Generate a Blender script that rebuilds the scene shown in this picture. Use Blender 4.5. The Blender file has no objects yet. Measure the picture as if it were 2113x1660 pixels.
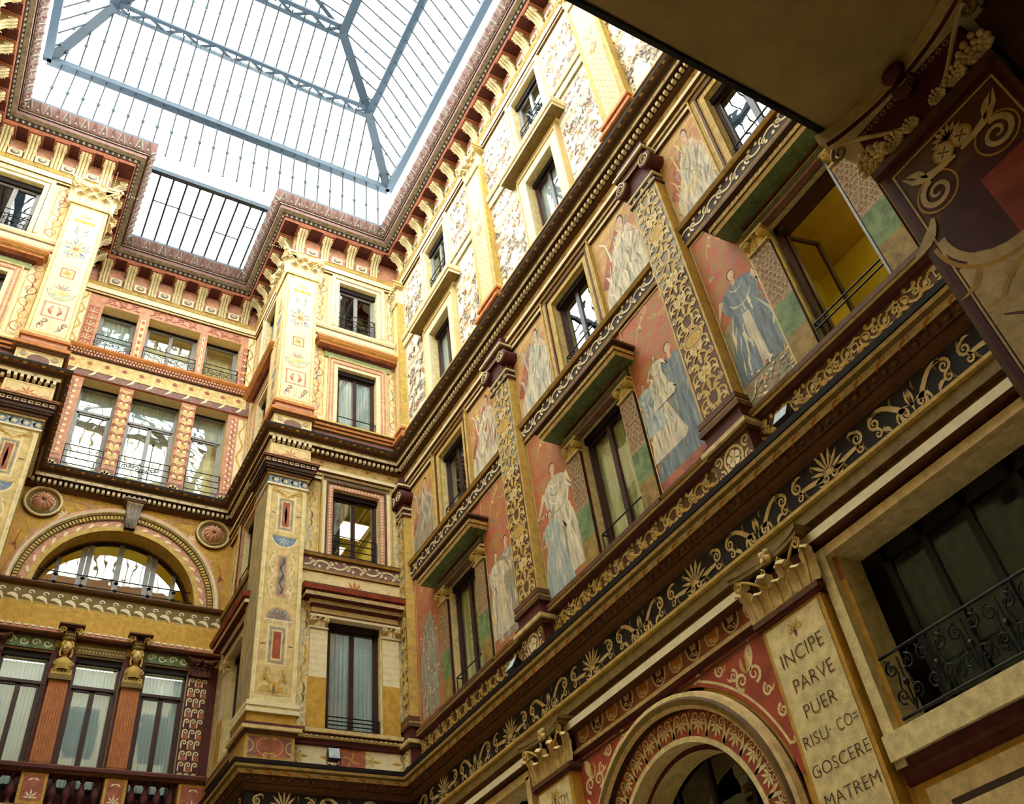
import bpy, math, random
from mathutils import Vector, Matrix
PI = math.pi
sc = bpy.context.scene
# ---------------------------------------------------------------- camera, sky, exposure
ZO = 1.6                                    # eye height: all heights below are measured from the eye
RX = (0.86873663, -0.48363229, -0.10675425)
DN = (0.25756495, 0.62526842, -0.73668155)
FW = (0.42303304, 0.61248609, 0.66776031)
cd = bpy.data.cameras.new('camera'); cam = bpy.data.objects.new('camera', cd)
sc.collection.objects.link(cam); sc.camera = cam
cam.matrix_world = Matrix(((RX[0], -DN[0], -FW[0], 0), (RX[1], -DN[1], -FW[1], 0), (RX[2], -DN[2], -FW[2], ZO), (0, 0, 0, 1)))
cd.sensor_fit = 'HORIZONTAL'; cd.sensor_width = 36.0; cd.lens = 1877.72 / 2113 * 36; cd.clip_start = 0.02; cd.clip_end = 500
w = bpy.data.worlds.new('overcast_sky'); sc.world = w; w.use_nodes = True
bg = w.node_tree.nodes['Background']; bg.inputs['Color'].default_value = (0.93, 1.0, 0.95, 1); bg.inputs['Strength'].default_value = 7.0
sc.view_settings.view_transform = 'Standard'; sc.view_settings.look = 'None'
sc.view_settings.exposure = 0.76; sc.view_settings.gamma = 1.0; sc.view_settings.use_curve_mapping = False
try:
    sc.cycles.max_bounces = 10; sc.cycles.diffuse_bounces = 6; sc.cycles.glossy_bounces = 3
    sc.cycles.transparent_max_bounces = 16; sc.cycles.use_denoising = True
    sc.cycles.caustics_reflective = False; sc.cycles.caustics_refractive = False
except Exception: pass
rnd = random.Random(7)
C = sc.collection
# ---------------------------------------------------------------- materials
MATS = {}
def mat(name, col, rough=.7, var=.18, scale=9., bump=.0, metal=0., spec=.3, streak=False, col2=None):
    if name in MATS: return MATS[name]
    m = bpy.data.materials.new(name); m.use_nodes = True; nt = m.node_tree; N = nt.nodes; L = nt.links
    b = N['Principled BSDF']; b.inputs['Roughness'].default_value = rough; b.inputs['Metallic'].default_value = metal
    b.inputs['Specular IOR Level'].default_value = spec
    tc = N.new('ShaderNodeTexCoord'); mp = N.new('ShaderNodeMapping'); L.new(tc.outputs['Object'], mp.inputs[0])
    if streak: mp.inputs['Scale'].default_value = (2.2, 2.2, .35)
    n = N.new('ShaderNodeTexNoise'); n.inputs['Scale'].default_value = scale; n.inputs['Detail'].default_value = 6; n.inputs['Roughness'].default_value = .65
    L.new(mp.outputs[0], n.inputs['Vector'])
    r = N.new('ShaderNodeValToRGB'); e = r.color_ramp.elements
    c2 = col2 or tuple(max(0, c * (1 - var * 1.6)) for c in col); c1 = tuple(min(1, c * (1 + var * .5)) for c in col)
    e[0].position = .34; e[0].color = (*c2, 1); e[1].position = .62; e[1].color = (*c1, 1)
    L.new(n.outputs['Fac'], r.inputs[0]); L.new(r.outputs[0], b.inputs['Base Color'])
    if bump:
        bm = N.new('ShaderNodeBump'); bm.inputs['Strength'].default_value = bump; bm.inputs['Distance'].default_value = .01
        n2 = N.new('ShaderNodeTexNoise'); n2.inputs['Scale'].default_value = scale * 5; L.new(tc.outputs['Object'], n2.inputs['Vector'])
        L.new(n2.outputs['Fac'], bm.inputs['Height']); L.new(bm.outputs[0], b.inputs['Normal'])
    MATS[name] = m; return m
PAL = dict(cream=(.80, .66, .33), ivory=(.82, .70, .46), ochre=(.58, .33, .05), gold=(.60, .40, .10), sand=(.70, .52, .23), pgold=(.64, .52, .29),
    red=(.40, .075, .04), brick=(.42, .13, .07), pink=(.62, .30, .19), maroon=(.10, .022, .022), black=(.012, .008, .01),
    blue=(.20, .26, .36), green=(.16, .22, .10), olive=(.22, .145, .04), brown=(.13, .055, .022), umber=(.05, .022, .012),
    orange=(.55, .20, .05), grey=(.33, .29, .24), mauve=(.25, .13, .11), steel=(.038, .056, .08), barsteel=(.030, .036, .042), wood=(.055, .022, .022),
    iron=(.012, .012, .014), darkcloth=(.05, .06, .056), white=(.82, .78, .66), darkroom=(.03, .022, .014), yroom=(.60, .48, .06), skin=(.66, .44, .28),
    lblue=(.42, .50, .54), palegreen=(.35, .42, .22), greyframe=(.30, .29, .29), plaster=(.46, .33, .13), paving=(.50, .44, .34), buff=(.80, .62, .32))
SP = dict(plaster=dict(scale=3, var=.1, bump=.4), steel=dict(rough=.4, metal=.0, var=.05), iron=dict(rough=.45, var=.05), wood=dict(rough=.35, var=.2, streak=True),
    grey=dict(var=.3), brick=dict(var=.28, scale=5, bump=.3), red=dict(var=.2, scale=6), cream=dict(bump=.25), ivory=dict(var=.08), white=dict(var=.07),
    greyframe=dict(rough=.4, var=.1), black=dict(var=.1), green=dict(var=.3, bump=.3), yroom=dict(var=.03), sand=dict(bump=.3), buff=dict(var=.1))
def M(k):
    if k in MATS: return MATS[k]
    return mat(k, PAL[k], **SP.get(k, {}))
mat('marbling', (.45, .30, .13), var=.5, scale=7, streak=True, col2=(.16, .19, .13), bump=.3)
mat('fresco_ground', (.42, .10, .05), var=.2, scale=2.6, col2=(.38, .22, .07), bump=.35)
mat('fresco_sky', (.58, .38, .13), var=.2, scale=2.0, col2=(.44, .15, .09), bump=.35)
mat('foliage_paint', (.20, .19, .10), var=.4, scale=14, col2=(.38, .30, .18), bump=.3)
mat('robe_blue', (.20, .24, .27), var=.35, scale=8, col2=(.09, .11, .13), streak=True, bump=.3)
mat('robe_white', (.66, .58, .42), var=.25, scale=8, col2=(.36, .32, .26), streak=True, bump=.3)
mat('robe_lblue', (.40, .45, .42), var=.25, scale=8, col2=(.24, .28, .29), streak=True, bump=.3)
mat('robe_grey', (.36, .31, .22), var=.3, scale=8, col2=(.20, .17, .14), streak=True, bump=.3)
mat('pebbled', (.42, .28, .14), var=.4, scale=45, col2=(.17, .08, .04))
mat('green_patch', (.17, .24, .10), var=.3, scale=8, bump=.3); mat('moss_patch', (.33, .21, .05), var=.3, scale=8, bump=.3)
def emis(name, col, s):
    m = bpy.data.materials.new(name); m.use_nodes = True; nt = m.node_tree; nt.nodes.clear()
    e = nt.nodes.new('ShaderNodeEmission'); e.inputs[0].default_value = (*col, 1); e.inputs[1].default_value = s
    n = nt.nodes.new('ShaderNodeTexNoise'); n.inputs['Scale'].default_value = 3; mx = nt.nodes.new('ShaderNodeMixRGB'); mx.inputs[0].default_value = .1
    mx.inputs[1].default_value = (*col, 1); nt.links.new(n.outputs['Color'], mx.inputs[2]); nt.links.new(mx.outputs[0], e.inputs[0])
    o = nt.nodes.new('ShaderNodeOutputMaterial'); nt.links.new(e.outputs[0], o.inputs[0]); MATS[name] = m
emis('lamp', (1, .86, .45), 3.2); emis('room_lamp', (1, .88, .4), 26); emis('cool_fill', (.85, .95, 1), 2.2); emis('lampsmall', (1, .9, .6), 25)
def glassmat(name, refl, tint, rough=.0, curt=None):
    m = bpy.data.materials.new(name); m.use_nodes = True; nt = m.node_tree; nt.nodes.clear(); N = nt.nodes
    t = N.new('ShaderNodeBsdfTransparent'); t.inputs[0].default_value = (*tint, 1)
    g = N.new('ShaderNodeBsdfGlossy'); g.inputs['Roughness'].default_value = rough; g.inputs[0].default_value = (.9, .95, .95, 1)
    lw = N.new('ShaderNodeLayerWeight'); lw.inputs[0].default_value = .5
    pw = N.new('ShaderNodeMath'); pw.operation = 'POWER'; pw.inputs[1].default_value = 5.; nt.links.new(lw.outputs['Facing'], pw.inputs[0])
    f = N.new('ShaderNodeMath'); f.operation = 'MULTIPLY_ADD'; f.inputs[1].default_value = 1 - refl; f.inputs[2].default_value = refl; nt.links.new(pw.outputs[0], f.inputs[0])
    no = N.new('ShaderNodeTexNoise'); no.inputs['Scale'].default_value = 1.3
    bu = N.new('ShaderNodeBump'); bu.inputs['Strength'].default_value = .08; bu.inputs['Distance'].default_value = .05
    tc = N.new('ShaderNodeTexCoord'); nt.links.new(tc.outputs['Object'], no.inputs['Vector'])
    nt.links.new(no.outputs['Fac'], bu.inputs['Height']); nt.links.new(bu.outputs[0], g.inputs['Normal'])
    mx = N.new('ShaderNodeMixShader'); nt.links.new(f.outputs[0], mx.inputs[0]); nt.links.new(t.outputs[0], mx.inputs[1]); nt.links.new(g.outputs[0], mx.inputs[2])
    o = N.new('ShaderNodeOutputMaterial'); nt.links.new(mx.outputs[0], o.inputs[0]); MATS[name] = m
glassmat('window_glass', .16, (.93, .97, .96)); glassmat('dark_glass', .03, (.5, .55, .52)); glassmat('roof_glass', .02, (.97, .985, .99))
def clothmat():
    m = bpy.data.materials.new('curtain_cloth'); m.use_nodes = True; nt = m.node_tree; N = nt.nodes; b = N['Principled BSDF']
    b.inputs['Base Color'].default_value = (.62, .74, .74, 1); b.inputs['Roughness'].default_value = .9
    n = N.new('ShaderNodeTexNoise'); n.inputs['Scale'].default_value = 5; r = N.new('ShaderNodeValToRGB')
    r.color_ramp.elements[0].color = (.66, .78, .78, 1); r.color_ramp.elements[1].color = (.84, .92, .90, 1)
    nt.links.new(n.outputs['Fac'], r.inputs[0]); nt.links.new(r.outputs[0], b.inputs['Base Color']); MATS['curtain_cloth'] = m
    t = N.new('ShaderNodeBsdfTranslucent'); nt.links.new(r.outputs[0], t.inputs[0]); mx = N.new('ShaderNodeMixShader'); mx.inputs[0].default_value = .5
    nt.links.new(b.outputs[0], mx.inputs[1]); nt.links.new(t.outputs[0], mx.inputs[2]); nt.links.new(mx.outputs[0], N['Material Output'].inputs[0])
clothmat(); mat('olive_curtain_reflection', (.52, .50, .20), var=.2, scale=4, streak=True)
# ---------------------------------------------------------------- frames and mesh building
class Fr:
    def __init__(s, O, U, N): s.O, s.U, s.N = O, U, N
    def P(s, u, d, z): return (s.O[0] + s.U[0] * u + s.N[0] * d, s.O[1] + s.U[1] * u + s.N[1] * d, z + ZO)
RW = Fr((7, 0), (0, 1), (-1, 0)); PF = Fr((0, 14.85), (1, 0), (0, -1)); PS = Fr((4.1, 0), (0, 1), (-1, 0)); RB = Fr((0, 17.85), (1, 0), (0, -1))
LS = Fr((-.5, 0), (0, 1), (1, 0)); LF = Fr((0, 14.85), (1, 0), (0, -1)); LW = Fr((-3.4, 0), (0, 1), (1, 0)); NW = Fr((0, 1.2), (1, 0), (0, 1)); CAN = Fr((0, 0), (1, 0), (0, -1))
ANG = {(0, -1): 0, (-1, 0): -PI / 2, (1, 0): PI / 2, (0, 1): PI}
class MB:
    def __init__(s): s.v = []; s.f = []; s.m = []; s.sm = []; s.kids = []
    def kid(s, name): k = MB(); s.kids.append((name, k)); return k
    def face(s, pts, m, smooth=False):
        i = len(s.v); s.v += pts; s.f.append(tuple(range(i, i + len(pts)))); s.m.append(m); s.sm.append(smooth)
    def q(s, F, a, b, c, d, m): s.face([F.P(*a), F.P(*b), F.P(*c), F.P(*d)], m)
    def rect(s, F, u0, u1, z0, z1, d, m): s.q(F, (u0, d, z0), (u1, d, z0), (u1, d, z1), (u0, d, z1), m)
    def box(s, F, u0, u1, d0, d1, z0, z1, m):
        i = len(s.v)
        s.v += [F.P(u, d, z) for u in (u0, u1) for d in (d0, d1) for z in (z0, z1)]
        for f in ((0, 1, 3, 2), (4, 6, 7, 5), (0, 4, 5, 1), (2, 3, 7, 6), (0, 2, 6, 4), (1, 5, 7, 3)):
            s.f.append(tuple(i + k for k in f)); s.m.append(m); s.sm.append(False)
    def grid(s, rows, mats, closed=False, smooth=True):
        i = len(s.v); n = len(rows[0])
        for r in rows: s.v += r
        for a in range(len(rows) - 1):
            for b in range(n if closed else n - 1):
                c = (b + 1) % n
                s.f.append((i + a * n + b, i + a * n + c, i + (a + 1) * n + c, i + (a + 1) * n + b)); s.m.append(mats[a] if isinstance(mats, list) else mats); s.sm.append(smooth)
    def tube(s, pts, r, m, n=6, r1=None):
        rows = []; P = [Vector(p) for p in pts]
        for k, p in enumerate(P):
            t = (P[min(k + 1, len(P) - 1)] - P[max(k - 1, 0)]).normalized()
            a = t.cross(Vector((.31, .47, .83))).normalized(); b = t.cross(a); rr = r if r1 is None else r + (r1 - r) * k / (len(P) - 1)
            rows.append([tuple(p + (a * math.cos(2 * PI * j / n) + b * math.sin(2 * PI * j / n)) * rr) for j in range(n)])
        s.grid(rows, m, True)
        s.face(rows[0], m); s.face(rows[-1], m)
    def prof(s, F, prof, u0, u1, mats, caps=True):          # a moulding: profile [(d,z)...] run from u0 to u1, returned at its ends
        for k in range(len(prof) - 1):
            (d0, z0), (d1, z1) = prof[k], prof[k + 1]
            s.q(F, (u0, d0, z0), (u1, d0, z0), (u1, d1, z1), (u0, d1, z1), mats[k] if isinstance(mats, list) else mats)
        if caps:
            for u in (u0, u1): s.face([F.P(u, d, z) for d, z in prof], mats[0] if isinstance(mats, list) else mats)
    def hood(s, F, prof, u0, u1, mats):                      # moulding with mitred returns: profile also runs down both flanks
        i = 0
        rows = []
        for d, z in prof: rows.append([F.P(u0 - d, 0, z), F.P(u0 - d, d, z), F.P(u1 + d, d, z), F.P(u1 + d, 0, z)])
        s.grid(rows, mats, False, False)
    def sweep(s, path, prof, mats, closed=True):                          # closed plan path, mitred
        n = len(path); rows = []
        nr = []
        for k in range(n):
            a, b = path[k], path[(k + 1) % n]; L = math.hypot(b[0] - a[0], b[1] - a[1]); nr.append((-(b[1] - a[1]) / L, (b[0] - a[0]) / L))
        for d, z in prof:
            row = []
            for k in range(n):
                A = nr[k] if (closed or k < n - 1) else (0, 0); B = nr[k - 1] if (closed or k > 0) else (0, 0)
                row.append((path[k][0] + d * (A[0] + B[0]), path[k][1] + d * (A[1] + B[1]), z + ZO))
            rows.append(row)
        s.grid(rows, mats, closed, False)
    def lathe(s, c, prof, m, n=14, F=None, sc=(1, 1)):       # prof [(r,h)]: around z at c, or around the wall normal when F given
        rows = []
        for r, h in prof:
            row = []
            for j in range(n):
                a = 2 * PI * j / n
                if F is None: row.append((c[0] + r * math.cos(a) * sc[0], c[1] + r * math.sin(a) * sc[1], c[2] + h + ZO))
                else: row.append(F.P(c[0] + r * math.cos(a) * sc[0], c[1] + h, c[2] + r * math.sin(a) * sc[1]))
            rows.append(row)
        s.grid(rows, m, True)
    def ball(s, F, u, d, z, ru, rd, rz, m, n=8, k=5, half=False):
        rows = []
        for i in range(k + 1):
            t = PI * i / k
            rows.append([F.P(u + ru * math.sin(t) * math.cos(2 * PI * j / n), d + rd * math.sin(t) * math.sin(2 * PI * j / n), z + rz * math.cos(t)) for j in range(n)])
        s.grid(rows, m, True)
    def build(s, name, parent=None, at=(0, 0, 0)):
        me = bpy.data.meshes.new(name); ox = Vector(at) + Vector((0, 0, ZO)) if parent is None and at != (0, 0, 0) else Vector((0, 0, 0))
        if parent is not None:
            p = parent
            while p is not None: ox = ox + p.location; p = p.parent
        me.from_pydata([(a - ox.x, b - ox.y, c - ox.z) for a, b, c in s.v], [], s.f)
        ks = []
        for m in s.m:
            if m not in ks: ks.append(m)
        for k in ks: me.materials.append(M(k))
        ix = {k: i for i, k in enumerate(ks)}
        me.polygons.foreach_set('material_index', [ix[m] for m in s.m]); me.polygons.foreach_set('use_smooth', s.sm); me.update()
        o = bpy.data.objects.new(name, me); C.objects.link(o); o.location = ox if parent is None else (0, 0, 0); o.parent = parent
        for n_, k_ in s.kids: k_.build(n_, o)
        return o
def tag(o, label, cat=None, group=None, kind=None):
    if label: o['label'] = label
    if cat: o['category'] = cat
    if group: o['group'] = group
    if kind: o['kind'] = kind
    return o
def thing(name, label, cat, loc=(0, 0, 0), group=None, kind=None):
    o = bpy.data.objects.new(name, None); C.objects.link(o); o.location = (loc[0], loc[1], loc[2] + ZO); o.empty_display_size = .1
    return tag(o, label, cat, group, kind)
def dup(root, F, u, z, d=0, label=None, group=None):
    x, y, zz = F.P(u, d, z)
    r = root.copy(); C.objects.link(r); r.location = (x, y, zz); r.rotation_euler = (0, 0, ANG[F.N])
    if label: r['label'] = label
    if group: r['group'] = group
    for ch in list(root.children):
        c = ch.copy(); C.objects.link(c); c.parent = r
        for g in list(ch.children):
            e = g.copy(); C.objects.link(e); e.parent = c
    return r
class Proto:                                                 # first placement moves the original, later ones copy it
    def __init__(s, root): s.r = root; s.used = False
    def put(s, F, u, z, d=0, label=None, group=None):
        if s.used: return dup(s.r, F, u, z, d, label, group)
        s.used = True; r = s.r; r.location = F.P(u, d, z); r.rotation_euler = (0, 0, ANG[F.N])
        if label: r['label'] = label
        if group: r['group'] = group
        return r
def proto(name, label, cat, kind=None):
    o = bpy.data.objects.new(name, None); C.objects.link(o); o.location = (0, 0, ZO); o.empty_display_size = .1
    return tag(o, label, cat, None, kind)
# ---------------------------------------------------------------- painted ornament (flat pigment shapes laid on a wall)
class D:
    def __init__(s): s.p = []
    def poly(s, pts, m): s.p.append((pts, m)); return s
    def rect(s, x0, x1, y0, y1, m): return s.poly([(x0, y0), (x1, y0), (x1, y1), (x0, y1)], m)
    def frame(s, x0, x1, y0, y1, w, m):
        s.rect(x0, x1, y0, y0 + w, m); s.rect(x0, x1, y1 - w, y1, m); s.rect(x0, x0 + w, y0 + w, y1 - w, m); s.rect(x1 - w, x1, y0 + w, y1 - w, m); return s
    def rib(s, pts, w0, w1, m, wm=None):
        n = len(pts); L = []; R = []
        for k, (x, y) in enumerate(pts):
            a = pts[max(k - 1, 0)]; b = pts[min(k + 1, n - 1)]; dx, dy = b[0] - a[0], b[1] - a[1]; l = math.hypot(dx, dy) or 1
            t = k / (n - 1); w_ = (w0 + (w1 - w0) * t) if wm is None else ((w0 * (1 - 2 * t) + wm * 2 * t) if t < .5 else (wm * (2 - 2 * t) + w1 * (2 * t - 1)))
            L.append((x - dy / l * w_ / 2, y + dx / l * w_ / 2)); R.append((x + dy / l * w_ / 2, y - dx / l * w_ / 2))
        for k in range(n - 1): s.poly([L[k], L[k + 1], R[k + 1], R[k]], m)
        return s
    def arc(s, cx, cy, r, a0, a1, w, m, n=12, ry=None, w1=None):
        ry = ry or r
        return s.rib([(cx + r * math.cos(a0 + (a1 - a0) * k / n), cy + ry * math.sin(a0 + (a1 - a0) * k / n)) for k in range(n + 1)], w, w if w1 is None else w1, m)
    def ell(s, cx, cy, rx, ry, m, n=14): return s.poly([(cx + rx * math.cos(2 * PI * k / n), cy + ry * math.sin(2 * PI * k / n)) for k in range(n)], m)
    def spiral(s, cx, cy, r, a0, sgn, w, m, turns=1.5, n=20, tip=.35):
        pts = [(cx + r * (1 - .86 * k / n) * math.cos(a0 + sgn * 2 * PI * turns * k / n), cy + r * (1 - .86 * k / n) * math.sin(a0 + sgn * 2 * PI * turns * k / n)) for k in range(n + 1)]
        s.rib(pts, w, w * tip, m); return s
    def leaf(s, x, y, a, l, w, m, bend=0.):
        n = 5; P = []
        for k in range(n + 1):
            t = k / n; aa = a + bend * t; P.append((x + l * t * math.cos(aa), y + l * t * math.sin(aa)))
        return s.rib(P, w * .25, 0.0, m, wm=w)
    def palm(s, x, y, r, m, n=7, a=PI / 2, spread=2.4, w=None, m2=None):
        for k in range(n):
            aa = a + spread * (k / (n - 1) - .5); l = r * (1 - .25 * abs(k / (n - 1) - .5) * 2)
            s.leaf(x + math.cos(aa) * r * .15, y + math.sin(aa) * r * .15, aa, l, w or r * .26, m)
        s.ell(x, y, r * .16, r * .13, m2 or m, 8); return s
    def flower(s, x, y, r, m, mc, n=5):
        for k in range(n): a = 2 * PI * k / n + .3; s.ell(x + .55 * r * math.cos(a), y + .55 * r * math.sin(a), r * .42, r * .42, m, 8)
        s.ell(x, y, r * .25, r * .25, mc, 8); return s
    def scroll(s, x0, y0, x1, y1, bulge, w, m, r=None, sgn=1, leaves=True):   # C/S stem ending in a spiral
        dx, dy = x1 - x0, y1 - y0; l = math.hypot(dx, dy); nx, ny = -dy / l, dx / l; r = r or l * .22; P = []
        for k in range(9):
            t = k / 8; b = bulge * math.sin(PI * t); P.append((x0 + dx * t + nx * b, y0 + dy * t + ny * b))
        s.rib(P, w * .5, w, m); tx, ty = P[-1][0] - P[-2][0], P[-1][1] - P[-2][1]; ta = math.atan2(ty, tx)
        a0 = ta - sgn * PI / 2; s.spiral(x1 - r * math.cos(a0), y1 - r * math.sin(a0), r, a0, sgn, w, m, 1.4)
        if leaves:
            p = P[4]; s.leaf(p[0], p[1], ta + sgn * -.9, r * 1.3, w * 2.2, m, -.6 * sgn); s.leaf(P[6][0], P[6][1], ta + sgn * .8, r, w * 1.8, m, .5 * sgn)
        return s
    def place(s, mb, F, u, z, d=.004, su=1., sz=1., lay=.0009):
        n = len(s.p)
        pm = None; k = 0
        for pts, m in s.p:
            if m != pm: k += 1; pm = m
            mb.face([F.P(u + x * su, d + k * .00008, z + y * sz) for x, y in pts], m)
def spl(*a): return [a[i] for i in range(len(a))]
def rinceau(L, H, p, m, m2, w=.022):                          # scrolling vine strip, length L, height H
    d = D(); n = max(1, round(L / p)); p = L / n
    for k in range(n):
        sg = 1 if k % 2 == 0 else -1; cx = (k + .5) * p; cy = H / 2
        P = [(cx - p / 2 + p * t / 8, cy - sg * H * .34 * math.cos(PI * (t / 8) )) for t in range(9)]
        d.rib(P, w, w, m); d.spiral(cx, cy, H * .36, -sg * PI / 2, sg, w, m, 1.3, 16)
        d.leaf(cx - p * .2, cy + sg * H * .3, sg * 1.0, H * .3, w * 2.2, m, .6); d.leaf(cx + p * .3, cy - sg * H * .28, -sg * .6, H * .3, w * 2.2, m, .6)
        d.flower(cx, cy, H * .13, m2, m, 5)
    return d
def curls(W, H, n, cols, rr, smin=.1, smax=.28, w=.012):       # loose painted curls spread over a field, mirrored left to right
    d = D()
    for k in range(n):
        x = rr.uniform(.04, .46) * W; y = rr.uniform(.04, .96) * H; s_ = rr.uniform(smin, smax); m = rr.choice(cols); sg = rr.choice((-1, 1)); a = rr.uniform(0, 6.28)
        s_ = min(s_, x * .9, (W / 2 - x) * 1.6 + .03, y * .95, (H - y) * .95)
        if s_ < .03: continue
        for mx in (1, -1):
            X = x if mx == 1 else W - x
            d.spiral(X, y, s_ * .6, a if mx == 1 else PI - a, sg * mx, w, m, rr.choice((.7, 1.1, 1.4)), 12)
            b = a + rr.uniform(-1, 1); b = b if mx == 1 else PI - b
            d.leaf(X, y, b, s_ * .9, w * 3, m, .5 * mx)
    return d
def grotesque(W, H, rr, m, m2, m3, fld=None):                 # candelabrum of scrolls, panels and half rounds on a pilaster
    d = D(); y = H * .02; c = W / 2
    d.rib([(c, 0), (c, H)], .012, .012, m)
    k = 0
    while y < H - W * .8:
        t = k % 5; s_ = W * .42
        if t == 0:
            for g in (-1, 1): d.spiral(c + g * s_ * .55, y + s_ * .5, s_ * .42, PI / 2, g, W * .035, m, 1.4); d.leaf(c, y, PI / 2 + g * 1.1, s_ * .9, W * .1, m, -g * .8)
            d.palm(c, y + s_ * .5, s_ * .6, m2, 5); y += s_ * 1.35
        elif t == 1:
            d.frame(c - s_ * .62, c + s_ * .62, y + s_ * .1, y + s_ * 1.5, W * .045, m); d.rect(c - s_ * .38, c + s_ * .38, y + s_ * .32, y + s_ * 1.28, m3)
            d.leaf(c, y + s_ * .45, PI / 2, s_ * .7, W * .1, m2); y += s_ * 1.75
        elif t == 2:
            d.poly([(c + s_ * .75 * math.cos(PI + PI * j / 12), y + s_ * .8 + s_ * .75 * math.sin(PI + PI * j / 12)) for j in range(13)], 'blue')
            d.arc(c, y + s_ * .8, s_ * .78, PI, 2 * PI, W * .04, m); d.rib([(c - s_ * .85, y + s_ * .82), (c + s_ * .85, y + s_ * .82)], W * .04, W * .04, m); y += s_ * 1.1
        elif t == 3:
            for g in (-1, 1):
                d.scroll(c, y, c + g * s_ * .6, y + s_ * 1.1, g * -s_ * .45, W * .035, m, s_ * .3, g); d.leaf(c + g * s_ * .2, y + s_ * 1.1, PI / 2 - g * .6, s_ * .5, W * .1, m2, g * .5)
            d.flower(c, y + s_ * .75, s_ * .28, m3, m, 6); y += s_ * 1.6
        else:
            for j in range(3): d.ell(c, y + s_ * (.15 + .3 * j), s_ * (.5 - .12 * j), s_ * .11, (m2, m, m3)[j])
            d.arc(c, y + s_ * 1.05, s_ * .5, PI, 2 * PI, W * .03, m); y += s_ * 1.25
        k += 1
    return d
def figure(d, x, y, h, robe, light, dark, arms=1, lean=0., wide=1., rr=rnd):   # painted standing draped figure
    w = h * .15 * wide
    X = lambda t: x + lean * t * h
    L = [(0, 1.5), (.06, 1.55), (.25, 1.15), (.45, .85), (.56, .62), (.66, .78), (.78, .85), (.83, .55), (.86, .22)]
    P = [(X(t) - a * w * (1 + .08 * rr.uniform(-1, 1)), y + t * h) for t, a in L] + [(X(t) + a * w * (1 + .08 * rr.uniform(-1, 1)), y + t * h) for t, a in reversed(L)]
    d.poly(P, robe)
    for k in range(26):
        a = rr.uniform(-1.3, 1.3); t0 = rr.uniform(0, .35); t1 = t0 + rr.uniform(.15, .4); j = rr.uniform(-.3, .3)
        sp_ = lambda t: 1.1 - .95 * min(t, .62)
        d.rib([(X(t0) + a * w * sp_(t0), y + h * t0), (X((t0 + t1) / 2) + (a * w + j * w * .3) * sp_((t0 + t1) / 2), y + h * (t0 + t1) / 2), (X(t1) + (a * .8 + j * .3) * w * sp_(t1), y + h * t1)], h * .006, h * .004, (light, dark, robe)[k % 3], h * .022)
    for k in range(7): d.leaf(X(.1) + w * rr.uniform(-1.2, 1.2), y + h * rr.uniform(.0, .6), rr.uniform(1.2, 1.9), h * .16, h * .035, (light, dark)[k % 2], rr.uniform(-.4, .4))
    for k in range(4): d.arc(X(.7), y + h * (.84 - .05 * k), w * (.3 + .12 * k), PI * 1.1, PI * 1.9, h * .012, (light, dark)[k % 2], 6)
    for g in (-1, 1):
        ex = X(.62) + g * w * (1.25 + .3 * rr.random()); hx = X(.7) + g * w * rr.uniform(.2, 1.8)
        d.rib([(X(.8) + g * w * .75, y + h * .8), (ex, y + h * .63), (hx, y + h * (.62 + .12 * arms * (g > 0)))], h * .05, h * .025, light if g > 0 else 'skin')
        d.ell(hx, y + h * (.62 + .12 * arms * (g > 0)), h * .018, h * .022, 'skin', 8)
    d.rib([(X(.84), y + h * .84), (X(.9), y + h * .9)], h * .04, h * .035, 'skin')
    d.ell(X(.93), y + h * .948, h * .042, h * .05, 'brown'); d.ell(X(.93) + h * .006, y + h * .938, h * .034, h * .045, 'skin')
    for g in (-1, 1): d.ell(X(.93) + h * .008 + g * h * .013, y + h * .942, h * .005, h * .003, 'umber', 6)
    d.ell(X(.93) + h * .008, y + h * .918, h * .01, h * .004, 'red', 6)
def foliage(d, x0, x1, y0, y1, n, cols, rr, s_=.07):
    for k in range(n): d.leaf(rr.uniform(x0, x1), rr.uniform(y0, y1), rr.uniform(0, 6.28), s_ * rr.uniform(.6, 1.5), s_ * .4, rr.choice(cols), rr.uniform(-.8, .8))
# ---------------------------------------------------------------- more shape helpers
def ring(mb, F, uc, zc, prof, mats, a0=0., a1=PI, n=48, smooth=False):
    rows = []
    for r, d in prof: rows.append([F.P(uc + r * math.cos(a0 + (a1 - a0) * k / n), d, zc + r * math.sin(a0 + (a1 - a0) * k / n)) for k in range(n + 1)])
    mb.grid(rows, mats, False, smooth)
def arch_fill(mb, F, uc, zc, r, u0, u1, z1, m, d=0.):
    A = sorted(set([PI * k / 40 for k in range(41)] + [math.atan2(z1 - zc, u1 - uc), math.atan2(z1 - zc, u0 - uc)]))
    def out(a):
        c, s_ = math.cos(a), math.sin(a); t = 1e9
        if c > 1e-6: t = min(t, (u1 - uc) / c)
        if c < -1e-6: t = min(t, (u0 - uc) / c)
        if s_ > 1e-6: t = min(t, (z1 - zc) / s_)
        return (uc + c * t, d, zc + s_ * t)
    for a, b in zip(A[:-1], A[1:]):
        mb.q(F, (uc + r * math.cos(a), d, zc + r * math.sin(a)), (uc + r * math.cos(b), d, zc + r * math.sin(b)), out(b), out(a), m)
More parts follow.
